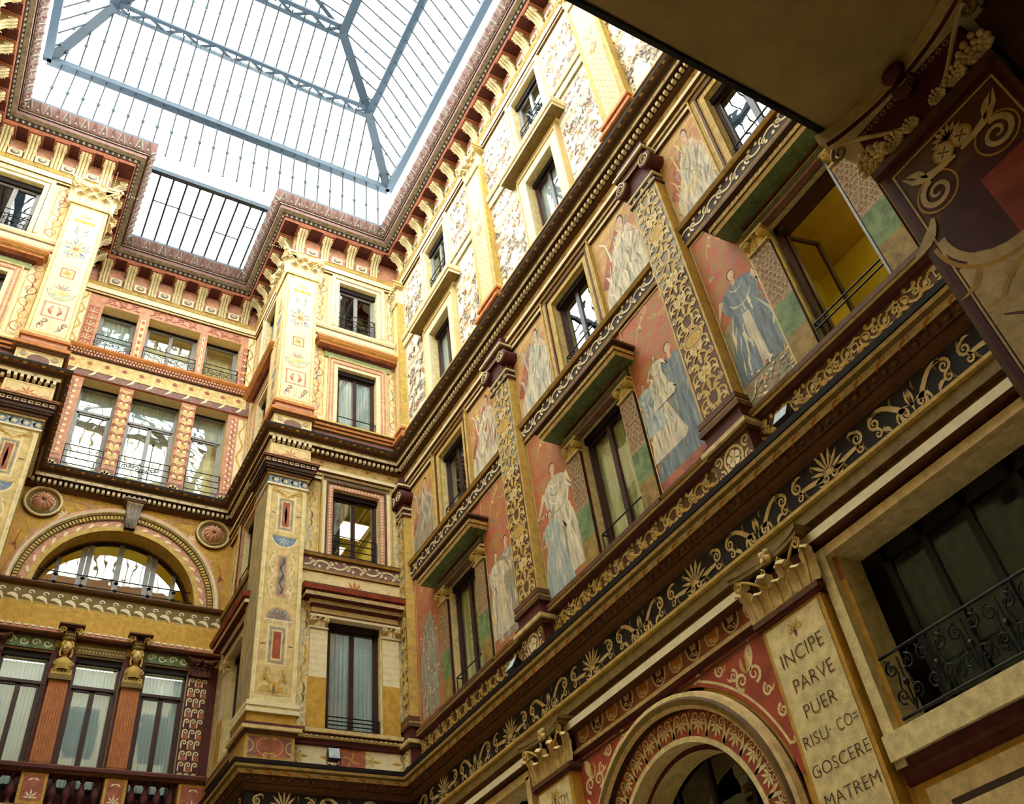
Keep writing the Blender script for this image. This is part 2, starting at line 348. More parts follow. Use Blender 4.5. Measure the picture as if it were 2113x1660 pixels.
def wall(mb, F, u0, u1, bands, holes, rev='cream', depth=.34, back=1.6):
    """bands [(z0,z1,material)], holes [(u0,u1,z0,z1,room material or None, depth)] with reveals and a room behind each"""
    us = sorted(set([u0, u1] + [x for h in holes for x in h[:2]])); z_lo, z_hi = bands[0][0], bands[-1][1]
    zs = sorted(set([b[0] for b in bands] + [z_hi] + [x for h in holes for x in h[2:4]]))
    for a, b in zip(us[:-1], us[1:]):
        for c, e in zip(zs[:-1], zs[1:]):
            um, zm = (a + b) / 2, (c + e) / 2
            if any(h[0] < um < h[1] and h[2] < zm < h[3] for h in holes): continue
            k = [m for x, y, m in bands if x <= zm <= y]
            if k: mb.rect(F, a, b, c, e, 0, k[0])
    for h in holes:
        a, b, c, e = h[:4]; rm = h[4]; bk = h[5] if len(h) > 5 else back
        if rm is None: continue
        for (p, q_) in (((a, c), (b, c)), ((b, c), (b, e)), ((b, e), (a, e)), ((a, e), (a, c))):
            mb.q(F, (p[0], 0, p[1]), (q_[0], 0, q_[1]), (q_[0], -depth, q_[1]), (p[0], -depth, p[1]), rev)
        g = .5 if bk > 1 else .02; A, B, Cc, Ee = a - g, b + g, c - g * .3, e + g * .5
        for (p, q_, P_, Q_) in (((a, c), (b, c), (A, Cc), (B, Cc)), ((b, c), (b, e), (B, Cc), (B, Ee)), ((b, e), (a, e), (B, Ee), (A, Ee)), ((a, e), (a, c), (A, Ee), (A, Cc))):
            mb.q(F, (p[0], -depth, p[1]), (q_[0], -depth, q_[1]), (Q_[0], -depth, Q_[1]), (P_[0], -depth, P_[1]), rm)
            mb.q(F, (P_[0], -depth, P_[1]), (Q_[0], -depth, Q_[1]), (Q_[0], -bk, Q_[1]), (P_[0], -bk, P_[1]), rm)
        mb.rect(F, A, B, Cc, Ee, -bk, rm)
def egg_row(mb, F, u0, u1, d, z, pitch, ru, rz, m, m2=None):
    n = int((u1 - u0) / pitch)
    for k in range(n):
        u = u0 + (k + .5) * (u1 - u0) / n; mb.ball(F, u, d, z, ru, ru * .8, rz, m, 6, 4)
        if m2: mb.box(F, u + pitch * .44, u + pitch * .56, d - .02, d + ru * .7, z - rz, z + rz, m2)
def dentils(mb, F, u0, u1, d0, d1, z0, z1, pitch, m, duty=.55):
    n = int((u1 - u0) / pitch)
    for k in range(n):
        u = u0 + (k + .5) * (u1 - u0) / n; mb.box(F, u - pitch * duty / 2, u + pitch * duty / 2, d0, d1, z0, z1, m)
def spiral3(mb, F, u, d, z, r, a0, sgn, turns, t, m, n=22):
    mb.tube([F.P(u + r * (1 - .85 * k / n) * math.cos(a0 + sgn * 2 * PI * turns * k / n), d, z + r * (1 - .85 * k / n) * math.sin(a0 + sgn * 2 * PI * turns * k / n)) for k in range(n + 1)], t, m, 5, t * .6)
def tongue(mb, F, u, d, z, h, w, proj, m, m2=None, lean=0.):   # acanthus leaf: rises, swells and curls over at the tip
    rows = []
    for k in range(9):
        t = k / 8; hw = w / 2 * (1 - .55 * t ** 2) * (1 + .16 * (k % 2)); zz = z + h * math.sin(min(t, .85) / .85 * PI / 2) - (h * .14 * max(0, t - .85) / .15)
        dd = d + proj * (t ** 2.4) + .01
        rows.append([F.P(u + lean * t * w - hw, dd - .012, zz - h * .03), F.P(u + lean * t * w - hw * .5, dd + .006, zz), F.P(u + lean * t * w, dd + .02, zz + .01), F.P(u + lean * t * w + hw * .5, dd + .006, zz), F.P(u + lean * t * w + hw, dd - .012, zz - h * .03)])
    mb.grid(rows, m)
    if m2: mb.tube([F.P(u + lean * k / 8 * w, d + proj * ((k / 8) ** 2.4) + .034, z + h * math.sin(min(k / 8, .85) / .85 * PI / 2)) for k in range(8)], .007, m2, 4)
def corinthian(mb, F, uc, d, z0, z1, w, m, m2, mb_abacus='ivory', bellm='maroon', side=0):
    h = z1 - z0; za = z1 - h * .17; hw = w / 2
    mb.box(F, uc - hw * .92, uc + hw * .92, 0, d, z0, za, bellm); mb.box(F, uc - hw * 1.04, uc + hw * 1.04, 0, d + .035, z0 - .03, z0 + .02, m2)
    n = 8
    for s_, (za_, zb_) in enumerate(((za, za + (z1 - za) * .5), (za + (z1 - za) * .5, z1))):
        e = .10 + .03 * s_; rows = []
        for zz in (za_, zb_):
            r = [F.P(uc - hw - e, 0, zz)]
            for k in range(n + 1):
                t = k / n; dd = d + (e + .05) - (e * .95) * math.sin(PI * t) ** .8; r.append(F.P(uc - hw - e + (w + 2 * e) * t, dd, zz))
            r.append(F.P(uc + hw + e, 0, zz)); rows.append(r)
        mb.grid(rows, mb_abacus, False, False); mb.face(rows[0], mb_abacus); mb.face(rows[1], mb_abacus)
    mb.ball(F, uc, d + .07, (za + z1) / 2 - .01, w * .09, .05, h * .1, m2, 8, 5)
    for k in range(4): mb.ball(F, uc + .06 * w * math.cos(PI / 4 + k * PI / 2), d + .09, (za + z1) / 2 + .06 * w * math.sin(PI / 4 + k * PI / 2), w * .05, .03, w * .05, m, 6, 4)
    for k in range(3): tongue(mb.kid('acanthus_leaf'), F, uc + (k - 1) * w * .33, d, z0 + .01, h * .42, w * .32, h * .16, m, m2)
    for k in range(2): tongue(mb.kid('acanthus_leaf'), F, uc + (k - .5) * w * .34, d, z0 + .03, h * .62, w * .3, h * .2, m, m2)
    for g in (-1, 1):
        tongue(mb.kid('acanthus_leaf'), F, uc + g * w * .47, d, z0 + .02, h * .6, w * .24, h * .2, m, m2, g * .5)
        v = mb.kid('volute'); v.tube([F.P(uc + g * w * (.1 + .45 * t ** .8), d + .03 + .08 * t, z0 + h * (.38 + .42 * math.sin(t * PI / 2))) for t in (0, .2, .4, .6, .8, 1)], h * .028, m2, 6)
        spiral3(v, F, uc + g * w * .52, d + .11, za - h * .11, h * .11, PI / 2, -g, 1.4, h * .03, m2)
        spiral3(mb, F, uc + g * w * .16, d + .05, za - h * .12, h * .08, PI / 2, g, 1.3, h * .02, m2)
def railing(mb, F, w, h, kind, bot=0., m='iron'):
    for z in ([h, h * .72, h * .44, h * .16] if kind == 'bars' else [h, h * .72]): mb.tube([F.P(-w / 2, .03, bot + z), F.P(w / 2, .03, bot + z)], .012, m, 6)
    for g in (-1, 1): mb.tube([F.P(g * w / 2, .03, bot), F.P(g * w / 2, .03, bot + h)], .012, m, 6)
    if kind == 'scroll':
        n = 4; mb.tube([F.P(-w / 2, .03, bot + .03), F.P(w / 2, .03, bot + .03)], .01, m, 6)
        for k in range(n):
            u = -w / 2 + (k + .5) * w / n
            for g in (-1, 1):
                spiral3(mb, F, u + g * w / n * .24, .03, bot + h * .5, h * .16, PI / 2 * g * 0 + (PI if g > 0 else 0), g, 1.3, .009, m, 16)
                spiral3(mb, F, u + g * w / n * .22, .03, bot + h * .2, h * .13, PI * (g > 0), -g, 1.3, .008, m, 14)
            mb.tube([F.P(u, .03, bot), F.P(u, .03, bot + h)], .008, m, 5)
# ================================================================ THE WALLS
CORN = [(7, 1.2), (7, 14.85), (4.1, 14.85), (4.1, 17.85), (-.5, 17.85), (-.5, 14.85), (-3.4, 14.85), (-3.4, 1.2)]
SEG = [(RW, 1.2, 14.85), (PF, 4.1, 7.), (PS, 14.85, 17.85), (RB, -.5, 4.1), (LS, 14.85, 17.85), (LF, -3.4, -.5), (LW, 1.2, 14.85), (NW, -3.4, 7.)]
RWC = [3.52, 7.92, 12.5]; PFC, LFC, SDC = 5.87, -2.27, 16.32
WA, WB, WC, WD = (1.06, 6.72, 8.85), (1.04, 10.28, 11.95), (.98, 13.78, 15.6), (1.04, 17.0, 18.68)
def hole(uc, W_, room='darkroom', bk=1.6): return (uc - W_[0] / 2, uc + W_[0] / 2, W_[1], W_[2], room, bk)
TOPB = [(19.0, 20.1, 'pink')]
bandsR = [(-1.6, 4.3, 'ochre'), (4.3, 5.2, 'brick'), (5.2, 6.0, 'black'), (6.0, 6.55, 'brown'), (6.55, 9.85, 'fresco_ground'), (9.85, 10.2, 'brown'), (10.2, 12.3, 'sand'), (12.3, 13.02, 'sand'), (13.02, 19.0, 'white')] + TOPB
bandsP = [(-1.6, 5.2, 'ochre'), (5.2, 6.0, 'black'), (6.0, 6.45, 'brick'), (6.45, 10.2, 'cream'), (10.2, 12.4, 'cream'), (12.4, 13.02, 'sand'), (13.02, 13.55, 'mauve'), (13.55, 19.0, 'ivory')] + TOPB
hs = [hole(u, W_) for u in RWC for W_ in (WA, WB, WC, WD) if not (u < 4 and W_ is WA)] + [(RWC[0] - .56, RWC[0] + .56, WA[1], WA[2], 'yroom', 1.5)]
hs += [(2.0, 4.92, 2.78, 4.56, 'darkroom', 2.2), (11.0, 14.0, 2.78, 4.56, 'darkroom', 1.6)]
AU, AZ, AR = 8.0, 2.56, 1.26                                   # ground floor arch
hs += [(AU - AR, AU + AR, -1.6, AZ, 'darkroom', 3.0), (AU - AR, AU + AR, AZ, AZ + AR, None)]
mb = MB(); wall(mb, RW, 1.2, 14.85, bandsR, hs)
arch_fill(mb, RW, AU, AZ, AR, AU - AR, AU + AR, AZ + AR, 'ochre')
ring(mb, RW, AU, AZ, [(AR, 0), (AR, -.18), (AR - .06, -.18), (AR - .06, -.5)], ['sand', 'maroon', 'sand'])
mb.box(RW, AU - 1.8, AU + 1.8, -3.05, -3.0, -1.6, 4.6, 'darkroom'); mb.box(RW, AU - 1.8, AU - 1.75, -3.05, -.0, -1.6, 4.6, 'darkroom'); mb.box(RW, AU + 1.75, AU + 1.8, -3.05, -.0, -1.6, 4.6, 'darkroom'); mb.box(RW, AU - 1.8, AU + 1.8, -3.05, -.0, 4.2, 4.3, 'darkroom'); mb.rect(RW, AU - AR - .5, AU - AR, 0, 4, -.5, 'darkroom'); mb.rect(RW, AU - 1.6, AU + 1.6, AZ + AR, 4.4, -.5, 'darkroom')
mb.q(RW, (AU - 1.6, -.5, 4.2), (AU + 1.6, -.5, 4.2), (AU + 1.6, -3, 4.2), (AU - 1.6, -3, 4.2), 'darkroom')
mb.q(RW, (2.47, -.36, 9.08), (4.57, -.36, 9.08), (4.57, -1.5, 9.08), (2.47, -1.5, 9.08), 'plaster')
rr = random.Random(3)
# dado ornaments, frieze vines, string-course vines and the loose scrolls of the pale upper storeys
d = rinceau(13.4, .26, .27, 'gold', 'sand', .03); d.place(mb, RW, 1.3, 6.26, .006)
d = D()
for k in range(48): x = k * .28; d.leaf(x, .02, 1.2, .16, .06, 'ochre', -1); d.leaf(x + .1, .24, -1.2, .15, .05, 'sand', 1); d.frame(x + .1, x + .19, .08, .17, .015, 'sand') if k % 4 == 0 else d.flower(x + .14, .13, .05, 'gold', 'brown', 5)
d.place(mb, RW, 1.35, 6.26, .011)
for uc in RWC:
    for g in (-1, 1):
        a, b = (uc + .78, uc + 2.0) if g > 0 else (uc - 2.0, uc - .78)
        if b > 14.4: b = 14.42
        for z0, z1, nn in ((13.95, 15.7, 44), (16.95, 18.85, 44), (15.75, 16.5, 10)):
            curls(b - a, z1 - z0, nn, ['ochre', 'grey', 'mauve', 'olive', 'pink', 'grey', 'brown'], rr, .08, .26, .017).place(mb, RW, a, z0, .006)
            D().frame(0, b - a, 0, z1 - z0, .02, 'gold').place(mb, RW, a, z0, .01)
    rinceau(1.3, .26, .3, 'pink', 'ochre', .016).place(mb, RW, uc - .65, 13.14, .006)
d = rinceau(13.4, .26, .42, 'gold', 'orange', .018); d.place(mb, RW, 1.3, 12.44, .055)
d = rinceau(13.4, .2, .3, 'ivory', 'sand', .035); d.place(mb, RW, 1.3, 9.93, .065)
# gold and blue curls over the windows on the red ground
for uc in RWC:
    d = D()
    for g in (-1, 1):
        d.scroll(0, 0, g * .7, .35, g * .2, .03, 'sand', .13, -g); d.scroll(g * .8, .4, g * 1.5, .2, g * .15, .02, 'grey', .1, g); d.ell(g * 1.15, .28, .09, .14, 'sand'); d.ell(g * 1.15, .28, .06, .11, 'brown')
    d.palm(0, .05, .25, 'gold', 7); d.place(mb, RW, uc, 9.3, .01)
tag(mb.build('wall_right'), 'long right wall of the courtyard with red frescoed storeys and pale scrolled storeys above', 'wall', kind='structure')
# right pier front + its side, left pier front + its side
def yellow_paint(mb, F, uc, ua, ub):
    for z0, z1 in ((6.5, 9.8), (10.25, 12.1), (13.95, 16.4), (16.95, 18.9)):
        lo = z0 < 13; cols = ['gold', 'ochre', 'lblue', 'olive'] if lo else ['brick', 'pink', 'ochre', 'orange', 'grey']
        for a, b in ((ua, uc - .8), (uc + .8, ub)):
            if b - a < .08: continue
            W = b - a; H = z1 - z0; d = D(); d.rect(0, W, 0, H, 'cream' if lo else 'ivory'); d.rect(W * .5, W, 0, H, 'sand' if lo else 'buff'); d.frame(.02, W - .02, .03, H - .03, .015, 'ochre')
            k = 0; y = .1; w_ = min(W * .44, .2 if lo else .26)
            while y < H - .35:
                g = 1 if k % 2 else -1
                d.spiral(W / 2, y + .17, w_, -PI / 2, g, .026, 'ivory' if lo else cols[k % 3], 1.3, 16); d.leaf(W / 2, y, PI / 2 + g * .7, .25, .05, cols[(k + 1) % len(cols)], -g * .8)
                d.leaf(W / 2, y + .2, PI / 2 - g * .8, .2, .05, cols[(k + 2) % len(cols)], g); y += .36; k += 1
            d.place(mb, F, a, z0, .006)
def dado_paint(mb, F, ua, ub):
    W = ub - ua; d = D(); d.rect(0, W, 0, .42, 'brick')
    for x0 in (0., W * .6):
        ww = W * .38; d.rect(x0 + .03, x0 + ww - .03, .03, .39, 'ivory'); 
        for g, xx in ((1, x0 + .03), (-1, x0 + ww - .03)):
            d.spiral(xx + g * .05, .12, .09, 0, g, .035, 'gold', 1.2); d.spiral(xx + g * .05, .3, .09, 0, -g, .035, 'gold', 1.2); d.leaf(xx + g * .1, .21, 0 if g > 0 else PI, .2, .07, 'ochre')
    for k in range(4): a = PI / 4 + k * PI / 2; d.leaf(W * .49, .21, a, .17, .04, 'gold', .6); d.leaf(W * .49, .21, a + .7, .12, .03, 'orange', -.5)
    d.place(mb, F, ua, 6.02, .006)
mb = MB(); wall(mb, PF, 4.1, 7., bandsP, [hole(PFC, WA), hole(PFC, WB, 'yroom', 3.0), hole(PFC, WC), hole(PFC, WD)])
yellow_paint(mb, PF, PFC, 4.72, 6.98); dado_paint(mb, PF, 4.75, 6.95); rinceau(2.1, .24, .5, 'gold', 'red', .02).place(mb, PF, 4.8, 12.44, .055)
rinceau(2.1, .19, .36, 'ivory', 'gold', .04).place(mb, PF, 4.8, 9.93, .065)
D().rect(0, 2.2, 0, .9, 'buff').palm(1.1, .1, .28, 'orange', 7).scroll(1.1, .1, .45, .3, -.12, .03, 'ivory', .1, -1).scroll(1.1, .1, 1.75, .3, .12, .03, 'ivory', .1, 1).scroll(.4, .3, .1, .12, .05, .02, 'ochre', .07).scroll(1.8, .3, 2.1, .12, -.05, .02, 'ochre', .07, -1).place(mb, PF, 4.76, 9.38, .012)
tag(mb.build('wall_back_right'), 'projecting right pier of the back wall, painted yellow with scrolls, one window per storey', 'wall', kind='structure')
mb = MB(); wall(mb, LF, -3.4, -.5, bandsP, [hole(LFC, WA), hole(LFC, WB), hole(LFC, WC), hole(LFC, WD)])
yellow_paint(mb, LF, LFC, -3.3, -1.12); dado_paint(mb, LF, -3.35, -1.2)
tag(mb.build('wall_back_left'), 'projecting left pier of the back wall, painted cream and yellow with red curls', 'wall', kind='structure')
for F, nm, lb in ((PS, 'wall_recess_right', 'narrow side wall of the right pier facing into the recess'), (LS, 'wall_recess_left', 'narrow side wall of the left pier facing into the recess')):
    mb = MB(); wall(mb, F, 14.85, 17.85, bandsP, [hole(SDC, WA), hole(SDC, WB), hole(SDC, WC), hole(SDC, WD)]); yellow_paint(mb, F, SDC, 15.3, 17.8)
    tag(mb.build(nm), lb, 'wall', kind='structure')
# back wall of the recess
ACX, ACZ, ACR = 1.84, 10.35, 1.6
RO_A = [(.12, .95), (1.39, 2.25), (2.66, 3.51)]; RO_C = [(.17, 1.0), (1.31, 2.46), (2.80, 3.62)]; RO_D = [(.15, 1.02), (1.29, 2.60), (2.80, 3.70)]
bandsB = [(-1.6, 6.2, 'brown'), (6.2, 9.12, 'maroon'), (9.12, 10.3, 'ochre'), (10.3, 12.7, 'ochre'), (12.7, 13.05, 'sand'), (13.05, 16.1, 'pink'), (16.1, 19.0, 'pink')] + TOPB
hb = [(a, b, 6.35, 9.02, 'darkroom', 1.3) for a, b in RO_A] + [(a, b, 13.3, 16.02, 'cream', .7) for a, b in RO_C] + [(a, b, 16.98, 18.58, 'cream', .7) for a, b in RO_D]
hb += [(ACX - ACR, ACX + ACR, 10.42, ACZ + ACR, None)]
mb = MB(); wall(mb, RB, -.5, 4.1, bandsB, hb, rev='buff', depth=.46)
arch_fill(mb, RB, ACX, ACZ, ACR, ACX - ACR, ACX + ACR, ACZ + ACR, 'ochre')
ring(mb, RB, ACX, ACZ, [(ACR, 0), (ACR, -.4), (ACR - .05, -.4), (ACR - .05, -.45)], ['gold', 'brown', 'black'], 0, PI)
mb.q(RB, (ACX - ACR, 0, 10.36), (ACX + ACR, 0, 10.36), (ACX + ACR, -.5, 10.36), (ACX - ACR, -.5, 10.36), 'gold')
for k, (a, b, c, e) in enumerate(((-.5, 4.2, -2.6, -2.6), (-.5, -.5, -.45, -2.6), (4.2, 4.2, -.45, -2.6))): mb.q(RB, (a, c, 10.0), (b, e, 10.0), (b, e, 12.6), (a, c, 12.6), 'yroom')
mb.q(RB, (-.5, -.46, 12.0), (4.2, -.46, 12.0), (4.2, -2.6, 12.0), (-.5, -2.6, 12.0), 'yroom'); mb.q(RB, (-.5, -.46, 10.), (4.2, -.46, 10.), (4.2, -2.6, 10.), (-.5, -2.6, 10.), 'brown')
# spandrel scrolls round the medallions, painted pilaster strips and bands
d = D()
for g in (-1, 1):
    d.scroll(g * .35, .25, g * 1.0, .45, -g * .12, .03, 'pink', .12, g); d.scroll(g * 1.35, .2, g * 1.0, -.05, g * .1, .03, 'red', .1, g); d.scroll(g * 2.0, -.5, g * 1.95, -1.1, g * .08, .03, 'red', .1, -g)
    d.scroll(g * 1.95, -.3, g * 1.6, -.6, g * .08, .025, 'pink', .09, g); d.palm(g * 1.28, .02, .16, 'ivory', 5, PI / 2 - g * 1.4); d.palm(g * 1.78, -.62, .16, 'ivory', 5, -PI / 2)
    d.rib([(g * .3, .32), (g * 1.3, .45), (g * 2.1, .45), (g * 2.15, -1.8)], .02, .02, 'pink'); d.scroll(g * 1.2, .4, g * .7, .25, g * .08, .025, 'sand', .1, -g)
d.place(mb, RB, ACX, 12.05, .008)
def strip(mb, F, a, b, z0, z1, kind):
    W = b - a; H = z1 - z0; d = D()
    if kind == 'scales':
        d.rect(0, W, 0, H, 'brick'); n = int(H / .22)
        for k in range(n): d.palm(W / 2, .03 + k * H / n, min(W * .62, .2), 'ivory', 5, PI / 2, 2.9, .022); d.arc(W / 2, .1 + k * H / n, W * .42, 0, PI, .016, 'pink', 8, .09)
    elif kind == 'beads':
        d.rect(0, W, 0, H, 'pink'); n = int(H / .17)
        for k in range(n):
            for g in (-1, 1): d.ell(W * (.5 + g * .22), (k + .5 + .25 * g) * H / n, W * .13, .04, 'ivory', 9); d.leaf(W / 2, (k + .4) * H / n, PI / 2 + g * 1.1, W * .4, .03, 'red', -g)
            d.ell(W / 2, (k + .1) * H / n, W * .1, .03, 'grey', 8)
    elif kind == 'weave':
        d.rect(0, W, 0, H, 'sand'); n = int(H / .24)
        for k in range(n):
            for g in (-1, 1): d.scroll(W / 2, k * H / n, W * (.5 + g * .36), (k + .7) * H / n, g * .03, .025, 'red', .05, -g); d.ell(W * (.5 + g * .32), (k + .35) * H / n, W * .12, .035, 'ivory', 8)
            d.ell(W / 2, (k + .6) * H / n, W * .12, .05, 'pink', 8)
    elif kind == 'hearts':
        d.rect(0, W, 0, H, 'sand'); n = int(H / .22)
        for k in range(n): d.ell(W / 2, (k + .5) * H / n, W * .34, .07, 'brick', 10); d.arc(W / 2, (k + .5) * H / n, W * .4, 0, 2 * PI, .016, 'ivory', 14, .095); d.ell(W / 2, (k + .5) * H / n, W * .16, .03, 'orange', 8)
    else:                                                    # chequered volutes
        d.rect(0, W, 0, H, 'brown'); n = int(H / .2); c = 3
        for k in range(n):
            for j in range(c):
                x = (j + .5) * W / c; y = k * H / n
                d.rect(x - W / c * .42, x + W / c * .42, y + .005, y + H / n * .45, ('brick', 'maroon')[(j + k) % 2]); d.spiral(x, y + H / n * .66, W / c * .42, PI, -1, .027, 'ivory', 1.2, 14); d.rib([(x - W / c * .42, y + H / n * .66), (x - W / c * .42, y + .02)], .024, .024, 'ivory')
    d.place(mb, F, a, z0, .012 if F is RB else .006)
xs = [-.2] + [x for o in RO_C for x in o] + [3.86]
for k, kd in enumerate(('beads', 'weave', 'weave', 'beads')): strip(mb, RB, xs[2 * k] + .05 * (k > 0), xs[2 * k + 1] - .05 * (k < 3), 13.62, 15.9, kd)
xs = [-.18] + [x for o in RO_D for x in o] + [3.92]
for k, kd in enumerate(('scales', 'hearts', 'hearts', 'scales')): strip(mb, RB, xs[2 * k] + .07 * (k > 0), xs[2 * k + 1] - .07 * (k < 3), 17.0, 18.45, kd)
strip(mb, RB, 3.54, 3.92, 6.75, 8.85, 'volutes'); strip(mb, RB, -.3, .09, 6.75, 8.85, 'volutes')
for z0, z1 in ((13.1, 13.5),):
    for a, b in ((-.2, .15), (.92, 1.28), (2.4, 2.78), (3.56, 3.86)): D().rect(0, b - a, 0, z1 - z0, 'mauve').flower((b - a) / 2, .22, .14, 'sand', 'pink', 7).place(mb, RB, a, z0, .012)
for a, b in ((-.45, -.22), (3.88, 4.08)):
    for z0, z1 in ((13.4, 15.9), (17.0, 18.9)): D().rect(0, b - a, 0, z1 - z0, 'ivory').rib([((b - a) * (.5 + .3 * math.sin(k * .9)), (z1 - z0) * k / 24) for k in range(25)], .05, .05, 'gold').place(mb, RB, a, z0, .012)
d = D(); d.rect(0, 4.4, 0, .4, 'sand')
for k in range(11): d.scroll(.2 + k * .4, .08, .42 + k * .4, .3, .06, .02, 'gold', .05); d.flower(.2 + k * .4, .25, .07, 'brick', 'mauve', 5)
d.place(mb, RB, -.4, 16.2, .05)
d = D(); d.rect(0, 4.4, 0, .2, 'mauve')
for k in range(10): d.leaf(.2 + k * .44, .05, .5, .3, .07, 'ivory', .5)
d.place(mb, RB, -.4, 16.02, .05)
for a, b in ((.15, 1.0), (1.25, 2.5), (2.75, 3.65)): rinceau(b - a, .3, .32, 'red', 'pink', .02).place(mb, RB, a, 18.62, .012)
d = D(); d.rect(0, 4.4, 0, .26, 'olive')
for k in range(17): d.leaf(.06 + k * .26, .04, .75, .24, .1, 'ivory', -1.3); d.spiral(.2 + k * .26, .15, .06, 0, 1, .03, 'white', 1, 8)
d.place(mb, RB, -.4, 10.0, .075)
for (a, b), kd in zip(RO_A, (0, 1, 0)):
    d = D(); d.rect(0, b - a + .06, 0, .24, 'green' if kd == 0 else 'olive')
    if kd == 0:
        for k in range(4): d.spiral(.12 + k * .21, .12, .08, 0, (-1) ** k, .028, 'ivory', 1.2, 14)
    else:
        for k in range(14): d.arc(.06 + k * .062, .12, .03, 0, PI, .012, 'sand', 6); d.ell(.06 + k * .062, .07, .015, .02, 'sand', 6)
    d.place(mb, RB, a - .03, 9.04, .012)
tag(mb.build('wall_back'), 'back wall of the recess with big arched window between two rows of three windows', 'wall', kind='structure')
# left wall and the wall above the passage where the photo is taken (seen only in reflections)
mb = MB(); lh = [hole(u, W_, 'darkroom', 1.) for u in RWC for W_ in (WA, WB, WC, WD)]; wall(mb, LW, 1.2, 14.85, bandsP, lh)
tag(mb.build('wall_left'), 'left wall of the courtyard, only its top corner in view', 'wall', kind='structure')
mb = MB(); lh = [hole(u, W_, 'darkroom', 1.) for u in (-2.2, .2, 3.4, 5.9) for W_ in (WA, WB, WC, WD)]; wall(mb, NW, -3.4, 7., [(5.2, 6.45, 'brown'), (6.45, 13.0, 'cream'), (13.0, 19.0, 'ivory')] + TOPB, lh)
tag(mb.build('wall_front'), 'near wall of the courtyard above the passage, not in view', 'wall', kind='structure')
mb = MB(); mb.box(CAN, -8, 12, -22, 8, -1.75, -1.6, 'paving'); tag(mb.build('floor'), 'grey stone floor of the courtyard and passage, below the view', 'floor', kind='structure')
# ---- the passage soffit over the camera
mb = MB(); mb.box(NW, -5, 3.86, -7.5, .28, 4.91, 5.2, 'plaster'); mb.box(NW, -5, 3.9, .3, .33, 4.90, 5.6, 'iron'); mb.box(NW, -5, 3.86, .0, .3, 4.95, 5.4, 'plaster')
mb.box(NW, 3.86, 7.2, -7.5, .2, 4.93, 5.2, 'plaster')
tag(mb.build('ceiling'), 'plain tan plaster soffit of the passage, cutting across the top right', 'ceiling', kind='structure')
mb = MB(); mb.box(NW, -5.2, -5, -7.5, .2, -1.6, 5.2, 'brown'); mb.box(NW, -5, 7.2, -7.6, -7.4, -1.6, 5.2, 'brown'); mb.box(NW, 3.9, 7.0, -7.4, -.66, -1.6, 4.93, 'brown'); 
mb.box(NW, -5, -3.4, -.2, .0, -1.6, 5, 'brown')
tag(mb.build('wall_passage'), 'dark side and end walls of the passage behind the near pier', 'wall', kind='structure')
# ================================================================ CORNICES (continuous mouldings)
def per_seg(mb, d, fn):
    for k, (F, a, b) in enumerate(SEG):
        a2 = a + d; b2 = b - d
        if F is PF: a2 = 4.1 - d; b2 = 7 - d
        elif F is PS: a2 = 14.85 - d; b2 = 17.85 - d
        elif F is LS: a2 = 14.85 - d; b2 = 17.85 - d
        elif F is LF and b < 0: a2 = -3.4 + d; b2 = -.5 + d
        elif F is RB: a2 = -.5 + d; b2 = 4.1 - d
        fn(mb, F, a2, b2)
mb = MB()
mb.sweep(CORN, [(.0, 4.72), (.17, 4.74), (.17, 4.84), (.06, 4.88), (.06, 4.95), (.13, 4.97), (.13, 5.11), (.16, 5.13), (.16, 5.17), (.09, 5.19), (.09, 5.56), (.14, 5.6), (.17, 5.65), (.19, 5.66), (.21, 5.76), (.25, 5.77), (.28, 5.83), (.30, 5.83), (.33, 5.85), (.345, 5.89), (.36, 5.90), (.37, 5.965), (.0, 5.99)],
    ['brown', 'ivory', 'maroon', 'olive', 'olive', 'olive', 'gold', 'gold', 'maroon', 'black', 'brown', 'brown', 'umber', 'brown', 'brown', 'sand', 'olive', 'olive', 'sand', 'black', 'black', 'grey'], False)
def f1(mb, F, a, b):
    if F is NW or F is LW: return
    egg_row(mb, F, a + .05, b - .05, .205, 5.715, .13, .045, .036, 'brown', None)
per_seg(mb, .2, f1)
def f2(mb, F, a, b):
    if F is NW or F is LW: return
    n = int((b - a) / .3); d = D()
    for k in range(n): x = (k + .5) * (b - a) / n; d.spiral(x - .05, .03, .035, 0, 1, .018, 'orange', 1, 8); d.leaf(x - .04, .02, .4, .14, .035, 'orange', -.8)
    for pts, m in d.p: mb.face([F.P(a + x, .253 + y * .5, 5.775 + y) for x, y in pts], m)
per_seg(mb, .26, f2)
